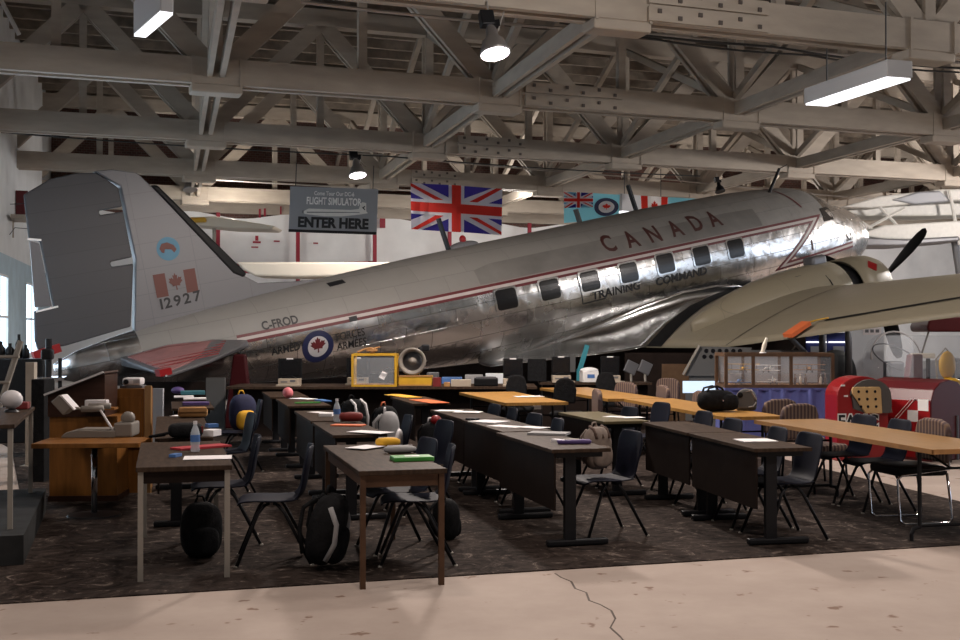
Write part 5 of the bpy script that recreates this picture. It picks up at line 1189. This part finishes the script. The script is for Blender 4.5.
for y, z in ((.02,.64),(.17,.50),(.02,.36),(.32,.36)): mb.box((-.368,y+.085,z+.07-.02),(.004,.15,.14))
mb.build('checker_marking', 'white_paint', o)
mb = MB(); mb.bar((-.369,.22,.76),(-.369,.62,.36),.004,.018,(1,0,0)); mb.bar((-.369,.27,.76),(-.369,.67,.36),.004,.012,(1,0,0)); mb.build('diagonal_stripe', 'white_paint', o)
mb = MB(); mb.box((-.368,.84,.62),(.004,.10,.02)); mb.build('fastener', 'white_paint', o)
mb = MB(); mb.prism([(.14,0),(.16,0),(.16,.55),(.14,.55)], -.02, .0); mb.build('edge_strip', 'steel_grey', o)
o = thing('acrylic_cover', 'clear acrylic box standing on the red trainer with checkers', 'cover', at(930,331,15.1)-Vector((0,0,1.6-1.02)), R(20)); 
for nm, c, d in (('front_sheet',(0,-.25,.26),(.95,.006,.52)),('side_sheet',(-.475,0,.26),(.006,.5,.52)),('top_sheet',(0,0,.52),(.95,.5,.006))): mb = MB(); mb.box(c, d); mb.build(nm, 'plexi', o)
o = thing('padded_chair', 'yellow oval padded chair standing behind the clear acrylic box', 'chair', at(947,331,16.6)-Vector((0,0,1.6)), R(10)); mb = MB(); mb.ell((0,0,1.12),(.13,.05,.20)); mb.build('backrest', 'yellow_paint', o, True); mb = MB(); mb.ell((0,-.10,.88),(.13,.14,.07)); mb.build('cushion', 'yellow_paint', o, True); mb = MB(); mb.tube([(-.13,.04,.9),(-.15,.04,1.2),(0,.04,1.36),(.15,.04,1.2),(.13,.04,.9)], .012, 6); mb.build('frame', 'pale_metal', o); mb = MB(); mb.box((0,0,.42),(.3,.3,.84)); mb.build('pedestal', 'grey_panel', o)
o = thing('padded_chair', 'dark red chair back showing between bubble canopy and red trainer', 'chair', at(912,331,16.2)-Vector((0,0,1.6)), R(20)); mb = MB(); mb.prism([(-.13,.8),(.14,.8),(.14,1.28),(-.05,1.28)], -.06, .06); mb.build('backrest', 'dark_red', o, mods=(('bev',.02),)); mb = MB(); mb.box((0,.0,.4),(.26,.3,.8)); mb.build('pedestal', 'grey_panel', o)
o = thing('instrument_stand', 'pale instrument head on a dark stand beside the dark red seat', 'instrument', at(928,331,17.2)-Vector((0,0,1.6)), R(-8)); mb = MB(); mb.tube([(0,0,0),(0,0,1.2)], .03, 10); mb.build('post', 'black_metal', o); mb = MB(); mb.box((-.08,0,1.24),(.34,.12,.07),0,.01); mb.build('head', 'cream', o)
# helicopter bubble, boards and posters behind
o = thing('bubble_canopy', 'large clear bubble canopy standing before the white display board', 'canopy', at(889,331,24.5)-Vector((0,0,1.6)), R(10))
mb = MB(); mb.ell((0,0,1.02),(.53,.55,.56),28,18); mb.build('bubble', 'plexi', o, True); mb = MB(); mb.tube([(.56*cos(t),-.30+.1*sin(t),1.02+.57*sin(t)) for t in [pi*k/14 for k in range(15)]], .018, 8); mb.build('rim', 'white_plastic', o, True)
mb = MB(); mb.tube([(-.12+.52*cos(t),-.5,1.06+.22*sin(t)-.18*cos(t)) for t in [2*pi*k/24 for k in range(25)]], .014, 6); mb.build('hoop', 'steel_grey', o, True)
mb = MB(); mb.box((.1,0,.75),(.35,.3,.45),0,.05); mb.build('seat', 'steel_grey', o); mb = MB(); mb.box((0,0,.22),(.8,.6,.44)); mb.build('pedestal', 'grey_panel', o)
o = facing(851, 884, 27, .0, 2.0, .08, 'display_board', 'tall white display board with a photo poster behind the bubble canopy', 'display board', 'white_wall'); 
mb = MB(); mb.box((.10,-.05,1.66),(.42,.008,.30)); po = mb.build('poster', 'paper', o); mb = MB()
for i in range(3):
    for j in range(2): mb.box((-.02+.12*i,-.056,1.60+.13*j),(.08,.004,.07))
mb.build('photo_print', 'steel_grey', po)
for i, (u0, u1) in enumerate(((806,826),(827,850))):
    o = facing(u0, u1, 25.5, .2, 1.56, .06, 'display_board', ['blue display board with framed photos under the wing','second blue display board, next to the white board'][i], 'display board', 'board_blue')
    mb = MB(); mb.box((0,-.04,.98),(.24,.012,.18)); mb.box((.0,-.04,.70),(.22,.012,.16)); mb.build('photo_frame', 'wing_grey', o)
    mb = MB(); mb.box((0,-.06,1.16),(.44,.03,.03)); mb.build('strip_lamp', 'tube_glow', o)
mb = MB(); mb.tube([(-.5,0,0),(-.25,0,1.1),(-.5,0,1.1),(-.3,0,1.35)], .02, 6); solo('folding_stand', 'pale folding stand leaning beside the blue display boards', 'stand', mb, 'pale_metal', at(812,331,24.9)-Vector((0,0,1.6)), 0)
# red-winged light aircraft, and the pale biplane beyond the nose
o = thing('red_aircraft', 'dark red high wing of a light aircraft under the silver wing', 'aircraft', at(950,331,25)-Vector((0,0,1.6)), R(-6))
mb = MB(); mb.prism([(-.62,1.58),(-.66,1.68),(-.60,1.84),(-.35,1.90),(2.4,1.96),(2.4,1.58)], -.7, .7); mb.build('wing', 'dark_red', o, mods=(('bev',.04),)); mb = MB(); mb.tube([(-.55,-.6,1.75),(-.75,-.4,.9)], .02, 6); mb.build('strut', 'pale_metal', o); mb = MB(); mb.tube([(.28,-.65,2.0),(.10,-.4,.9)], .02, 6); mb.build('strut', 'pale_metal', o)
mb = MB(); mb.prism([(-.9,.5),(2.5,.3),(2.5,1.25),(-.5,.95)], -.45, .5); mb.build('fuselage', 'wing_grey', o, mods=(('bev',.08),)); mb = MB(); mb.lathe([(.30,-.08),(.33,0),(.30,.08)], 20, 'Y', (.1,-.5,.31)); mb.build('wheel', 'rubber', o)
def slabwing(name, pts, Y0, th, m, parent, dep): 
    mb = MB(); w = [at(u, v, Y0) for u, v in pts]; mb.prism([(q.x, q.z) for q in w], Y0, Y0+dep); return mb.build(name, m, parent, mods=(('bev',.05),))
o = thing('pale_biplane', 'pale grey biplane with stacked wings beyond the aircraft nose', 'aircraft', (0,0,0))
slabwing('upper_wing', [(842,207),(880,196),(940,189),(990,188),(990,198),(930,202),(872,208)], 36, .2, 'wing_white', o, 2.2)
slabwing('wing_panel', [(893,199.5),(920,191.5),(941,190.5),(952,201),(915,204)], 35.9, .2, 'wing_grey', o, .5)
slabwing('fuselage', [(845,211),(865,206),(955,203),(990,204),(990,214),(930,216),(862,216)], 36.5, .2, 'wing_white', o, 1.4)
slabwing('lower_wing', [(864,232),(885,225),(935,222),(990,219),(990,237),(935,240),(885,239),(864,236)], 35.5, .2, 'wing_white', o, 2.4)
slabwing('lower_edge', [(862,237),(905,239),(960,236),(960,241),(900,246),(862,246)], 35.4, .2, 'steel_grey', o, 1.4)
for a, b in (((868,228),(905,208)),((880,207),(898,226)),((950,190),(960,245)),((862,222),(888,240))): mb = MB(); mb.tube([at(*a, 35.8), at(*b, 35.8)], .05, 6); mb.build('strut', 'wing_white', o)
mb = MB(); mb.tube([at(955,240,36.5), at(975,331+1.6*F/36.5,36.5)], .12, 8); mb.tube([at(1000,240,36.5), at(1010,331+1.6*F/36.5,36.5)], .12, 8); mb.build('undercarriage', 'steel_grey', o)
o = thing('yellow_aircraft', 'cream and yellow wing of an aircraft seen behind the fin', 'aircraft', (0,0,0))
slabwing('wing', [(182,217),(215,216),(275,226),(272,229),(230,228),(186,224)], 38, .2, 'cream', o, 1.5); slabwing('wing_tip', [(183,218),(205,217),(206,222),(186,223)], 37.9, .2, 'yellow_paint', o, .3); mb = MB(); mb.tube([at(214,226,38.8), at(214,331+1.6*F/38.8,38.8)], .06, 8); mb.build('support', 'pale_metal', o)
o = thing('cream_aircraft', 'cream wing lit from above showing over the spine near the fin', 'aircraft', (0,0,0))
slabwing('wing', [(236,262),(250,262),(420,262),(420,275),(300,277),(255,276),(243,270)], 31, .2, 'cream', o, 1.4); mb = MB(); mb.tube([at(330,274,31.7), at(330,331+1.6*F/31.7,31.7)], .12, 8); mb.build('support', 'pale_metal', o)

# ------------------------------------------------------------------ sign and flags
def hung(pts, Y):
    return [at(u, v, Y) for u, v in pts]
SY = 27.5
q = hung([(288.5,186),(377.5,189.5),(376.5,232.5),(288.5,229.5)], SY)
c = q[3]; ex_ = (q[2]-q[3]); Wd = ex_.length; Hd = (q[0]-q[3]).length; ang = math.atan2(ex_.z, ex_.x)
o = thing('flight_simulator_sign', 'grey sign reading FLIGHT SIMULATOR ENTER HERE hanging beyond the fin', 'sign', c, 0); o.rotation_euler = (0, -ang, 0)
mb = MB(); mb.box((Wd/2,.03,Hd/2),(Wd,.05,Hd)); mb.build('board', 'sign_grey', o); mb = MB(); mb.box((Wd/2,.02,-.02),(Wd,.08,.06)); mb.build('bottom_rail', 'black_metal', o)
T = lambda x, z: Matrix.Translation((x*Wd, -.003, z*Hd))
word('Come Tour Our DC-6', .135, 'white_paint', o, T(.275,.815), bold=.002, sx=.74); word('FLIGHT SIMULATOR', .235, 'white_paint', o, T(.19,.605), bold=.006, sx=.61); word('ENTER HERE', .32, 'letter_black', o, T(.10,.08), bold=.016, sx=.92)
mb = MB(); mb.prism([(x*Wd, z*Hd) for x, z in ((.15,.42),(.18,.455),(.22,.50),(.70,.50),(.79,.53),(.81,.66),(.83,.69),(.87,.67),(.875,.48),(.895,.44),(.80,.40),(.60,.345),(.40,.335),(.18,.37))], -.004, 0); pl_ = mb.build('airliner_drawing', 'wing_white', o)
mb = MB(); mb.prism([(x*Wd, z*Hd) for x, z in ((.20,.425),(.80,.455),(.80,.44),(.20,.40))], -.006, -.004); mb.prism([(x*Wd, z*Hd) for x, z in ((.145,.45),(.165,.455),(.165,.385),(.145,.39))], -.006, -.004); mb.build('fuselage_stripe', 'steel_grey', pl_)
mb = MB(); mb.prism([(x*Wd, z*Hd) for x, z in ((.825,.56),(.86,.61),(.86,.58),(.845,.56),(.86,.53),(.86,.50))], -.006, -.004); mb.build('tail_mark', 'letter_black', pl_)
for x in (.06,.94):
    mb = MB(); mb.tube([(x*Wd,.03,Hd),(x*Wd,.03,Hd+.55)], .012, 6); mb.build('hanger', 'cable', o)
def flag(name, label, pts, Y, draw, group=None, sag=.05):
    c = hung(pts, Y); o = thing(name, label, 'flag', c[3])
    def bl(s, t, dy=0):                  # s along the fly, t up
        p = (c[3].lerp(c[2], s)).lerp(c[0].lerp(c[1], s), t)-c[3]; return Vector((p.x, sag*sin(s*7+t*1.5)-dy, p.z))
    def put(nm, m, polys, dy, sub=.10):
        return decal(poly_bm(*polys), lambda s, t: bl(s, t, dy), nm, m, o, (sub, .25))
    draw(put); return o
def rect(a, b, c_, d): return [(a,b),(c_,b),(c_,d),(a,d)]
def union(put, x0=0, y0=0, w=1, h=1, n=''):
    S = lambda P_: [(x0+w*a, y0+h*b) for a, b in P_]
    put('blue_field'+n, 'flag_blue', [S(rect(0,0,1,1))], 0)
    dg = [[(0,0),(.11,0),(1,.80),(1,1),(.89,1),(0,.20)], [(0,1),(0,.80),(.89,0),(1,0),(1,.20),(.11,1)]]
    put('white_stripe'+n, 'flag_white', [S(p) for p in dg], .012)
    r = .045
    put('red_stripe'+n, 'flag_red', [S(p) for p in ([(0,0),(.07,0),(.36,.335),(.27,.335)], [(1,1),(.93,1),(.64,.665),(.73,.665)], [(0,1),(0,.93),(.27,.665),(.36,.665)], [(1,0),(1,.07),(.73,.335),(.64,.335)])], .018)
    put('white_cross'+n, 'flag_white', [S(rect(0,.335,1,.665)), S(rect(.415,0,.585,1))], .024)
    put('red_cross'+n, 'flag_red', [S(rect(0,.40,1,.60)), S(rect(.45,0,.55,1))], .030)
flag('union_flag', 'large red, white and blue crossed flag hanging above the aircraft spine', [(410.5,182.5),(502.5,188.5),(501.5,235),(411,229)], 29.6, lambda put: union(put))
def ensign(put):
    put('sky_field', 'flag_sky', [rect(0,0,1,1)], 0); union(put, .0,.48,.52,.52,'_canton')
    def el(r): return [(.765+r*cos(2*pi*k/28)*.62, .48+r*sin(2*pi*k/28)) for k in range(28)]
    put('roundel', 'roundel_blue', [el(.36)], .03); put('roundel_disc', 'flag_white', [el(.235)], .036); put('maple_leaf', 'flag_red', [[(.765-.09*a, .48+.14*b) for a, b in LEAF]], .042)
flag('air_force_ensign', 'light blue ensign with small crosses and roundel above the cabin roof', [(564,191.5),(620,194.5),(619,218),(564,223)], 31.5, ensign, sag=.03)
def canada(put):
    put('white_field', 'flag_white', [rect(.0,0,1,1)], 0); put('red_bar', 'flag_red', [rect(0,0,.25,1), rect(.76,0,1,1)], .012); put('maple_leaf', 'flag_red', [[(.5-.15*a, .5+.30*b) for a, b in LEAF]], .018)
flag('maple_leaf_flag', 'red and white maple leaf flag half hidden by the cabin roof', [(641,195.5),(668,197),(667,216),(642,218)], 31.8, canada, sag=.02)
flag('sky_blue_flag', 'plain sky-blue flag edge beyond the maple leaf flag', [(668.5,197),(697,198.5),(696,216),(668.5,216)], 31.9, lambda put: (put('field', 'flag_sky', [rect(0,0,1,1)], 0), put('disc', 'flag_blue', [[(.5+.22*cos(2*pi*k/20), .28+.35*sin(2*pi*k/20)) for k in range(20)]], .012)), sag=.02)

# ------------------------------------------------------------------ clutter by the side wall
mb = MB(); mb.box((0,0,.60),(.10,.10,1.26)); mb.box((0,0,-.02),(.2,.2,.06)); solo('timber_post', 'tan timber post standing by the side wall clutter', 'post', mb, 'hand_tan' if 0 else 'timber', at(31.5,331,14.0)-Vector((0,0,1.6)), 0)
mb = MB(); mb.box((0,0,.545),(.14,.3,1.09),0,.01); solo('metal_locker', 'narrow dark metal locker beside the tan post', 'locker', mb, 'black_cloth', at(43,331,12.6)-Vector((0,0,1.6)), 0)
mb = MB(); mb.box((0,0,.6),(1.1,.5,1.2),0,.02); solo('work_bench', 'dark workbench block against the window wall', 'bench', mb, 'black_plastic', at(5,331,17)-Vector((0,0,1.6)), R(12))
mb = MB(); mb.tube([(-.5,0,0),(-.1,.2,1.5)], .03, 6); mb.tube([(-.25,0,0),(.15,.2,1.5)], .03, 6)
for k in range(5): mb.tube([(-.42+.08*k,.04*k,.3+.26*k),(-.17+.08*k,.04*k,.3+.26*k)], .018, 6)
solo('step_ladder', 'pale ladder leaning at the edge beside the dark workbench', 'ladder', mb, 'pale_metal', at(-2,331,11.8)-Vector((0,0,1.6)), 0)
for i, (u, v, Y, h, r) in enumerate(((19,345,17,.35,.05),(10,352,16.9,.22,.06),(26,353,17.2,.2,.05),(1,356,16.8,.25,.06))):
    z = 1.203; mb = MB(); mb.lathe([(r,0),(r,h*.6),(r*.4,h*.8),(r*.4,h)], 14); p = at(u,331,16.95); solo('oil_bottle', ['tallest dark bottle on the workbench by the window','squat dark bottle on the workbench in front of the tall one','dark bottle on the workbench nearest the timber post','wide dark bottle at the outer side of the workbench'][i], 'bottle', mb, 'black_plastic', (p.x,16.95,z), 0, True)
o = thing('machine_stand', 'dark machine tool with bright metal table below the rudder', 'machine', at(52,331,15.2)-Vector((0,0,1.6)), R(15)); mb = MB(); mb.box((0,0,.35),(.5,.5,.7)); mb.build('pedestal', 'black_plastic', o); mb = MB(); mb.box((0,0,.99),(.34,.5,.04)); mb.box((-.02,0,.85),(.1,.1,.3)); mb.build('work_table', 'chrome', o); mb = MB(); mb.tube([(-.05,.1,.7),(-.05,.1,1.5)], .04, 8); mb.tube([(.1,0,.7),(.1,0,1.25)], .025, 8); mb.build('column', 'black_metal', o); mb = MB(); mb.box((-.05,-.02,1.3),(.14,.3,.14),0,.03); mb.build('head', 'black_metal', o)
# ------------------------------------------------------------------ light and camera
w = bpy.data.worlds.new('World'); SC.world = w; w.use_nodes = True
bg = w.node_tree.nodes['Background']; bg.inputs[0].default_value = (.92,.96,1.0,1); bg.inputs[1].default_value = .14
def light(kind, name, loc, energy, col=(1,1,1), size=1, size_y=None, target=None, spot=None):
    d = bpy.data.lights.new(name, kind); d.energy = energy; d.color = col
    if kind == 'AREA':
        d.size = size
        if size_y: d.shape = 'RECTANGLE'; d.size_y = size_y
    else: d.shadow_soft_size = size
    if spot: d.spot_size = spot; d.spot_blend = .3
    o = bpy.data.objects.new(name, d); COL.objects.link(o); o.location = loc
    if target is not None: o.rotation_euler = (Vector(target)-Vector(loc)).to_track_quat('-Z', 'Y').to_euler()
    return o
light('SPOT', 'pendant_and_fill', lampA+Vector((0,-.08,-.25)), 1550, (1,.88,.80), .3, target=lampA+Vector((0,0,-4)), spot=R(178))
light('SPOT', 'pendant_and_fill', lampB+Vector((0,-.08,-.25)), 700, (1,.90,.84), .2, target=lampB+Vector((0,0,-4)), spot=R(160))
# unseen spots added above the view to brighten front floor and desks
for x, y, e in ((-4.2, 5.0, 310), (.6, 4.6, 330), (5.4, 5.6, 360), (-1.5, 9.3, 260), (3.6, 9.6, 220)):
    light('SPOT', 'pendant_and_fill', (x, y, 5.6), e, (1,.87,.79), .3, target=(x, y+.3, 0), spot=R(110))
# daylight through the side wall windows
wp = hg(wall_t(25)+.25, 25, 2.1)
light('AREA', 'window_daylight', wp, 220, (.70,.84,1), 9, 2, target=(-3.2, 8.5, 0))
# unseen point lamps added to brighten the trusses, nose and exhibits
for x, y, e in ((12.5, 19, 650), (16, 29, 1700), (19, 40, 1100), (2.8, 11.5, 420), (-10, 12, 110)):
    light('POINT', 'pendant_and_fill', (x, y, 5.7), e, (1,.93,.88), .3)
for x, y, e in ((-8, 38.5, 260), (1, 39, 420), (11, 43, 420)):  # unseen point lamps added to light up the far sheeting
    light('POINT', 'pendant_and_fill', (x, y, 5.3), e, (1,.93,.86), .3)
# daylight through the open hangar door on the right
light('AREA', 'hangar_door_daylight', (36, 24, 4.6), 1500, (.72,.83,1), 24, 9, target=(8, 30, 5.5))
cam = bpy.data.cameras.new('camera'); co = bpy.data.objects.new('camera', cam); COL.objects.link(co)
cam.sensor_width = 36; cam.lens = 36*F/960; cam.clip_end = 200
co.location = (0,0,EYE); co.rotation_euler = (R(90)+math.atan((HOR-320)/F), 0, 0)
SC.camera = co
vs = SC.view_settings; vs.view_transform = 'Standard'; vs.look = 'None'; vs.gamma = 1; vs.exposure = 0
try: vs.use_curve_mapping = False
except Exception: pass
SC.cycles.use_denoising = True
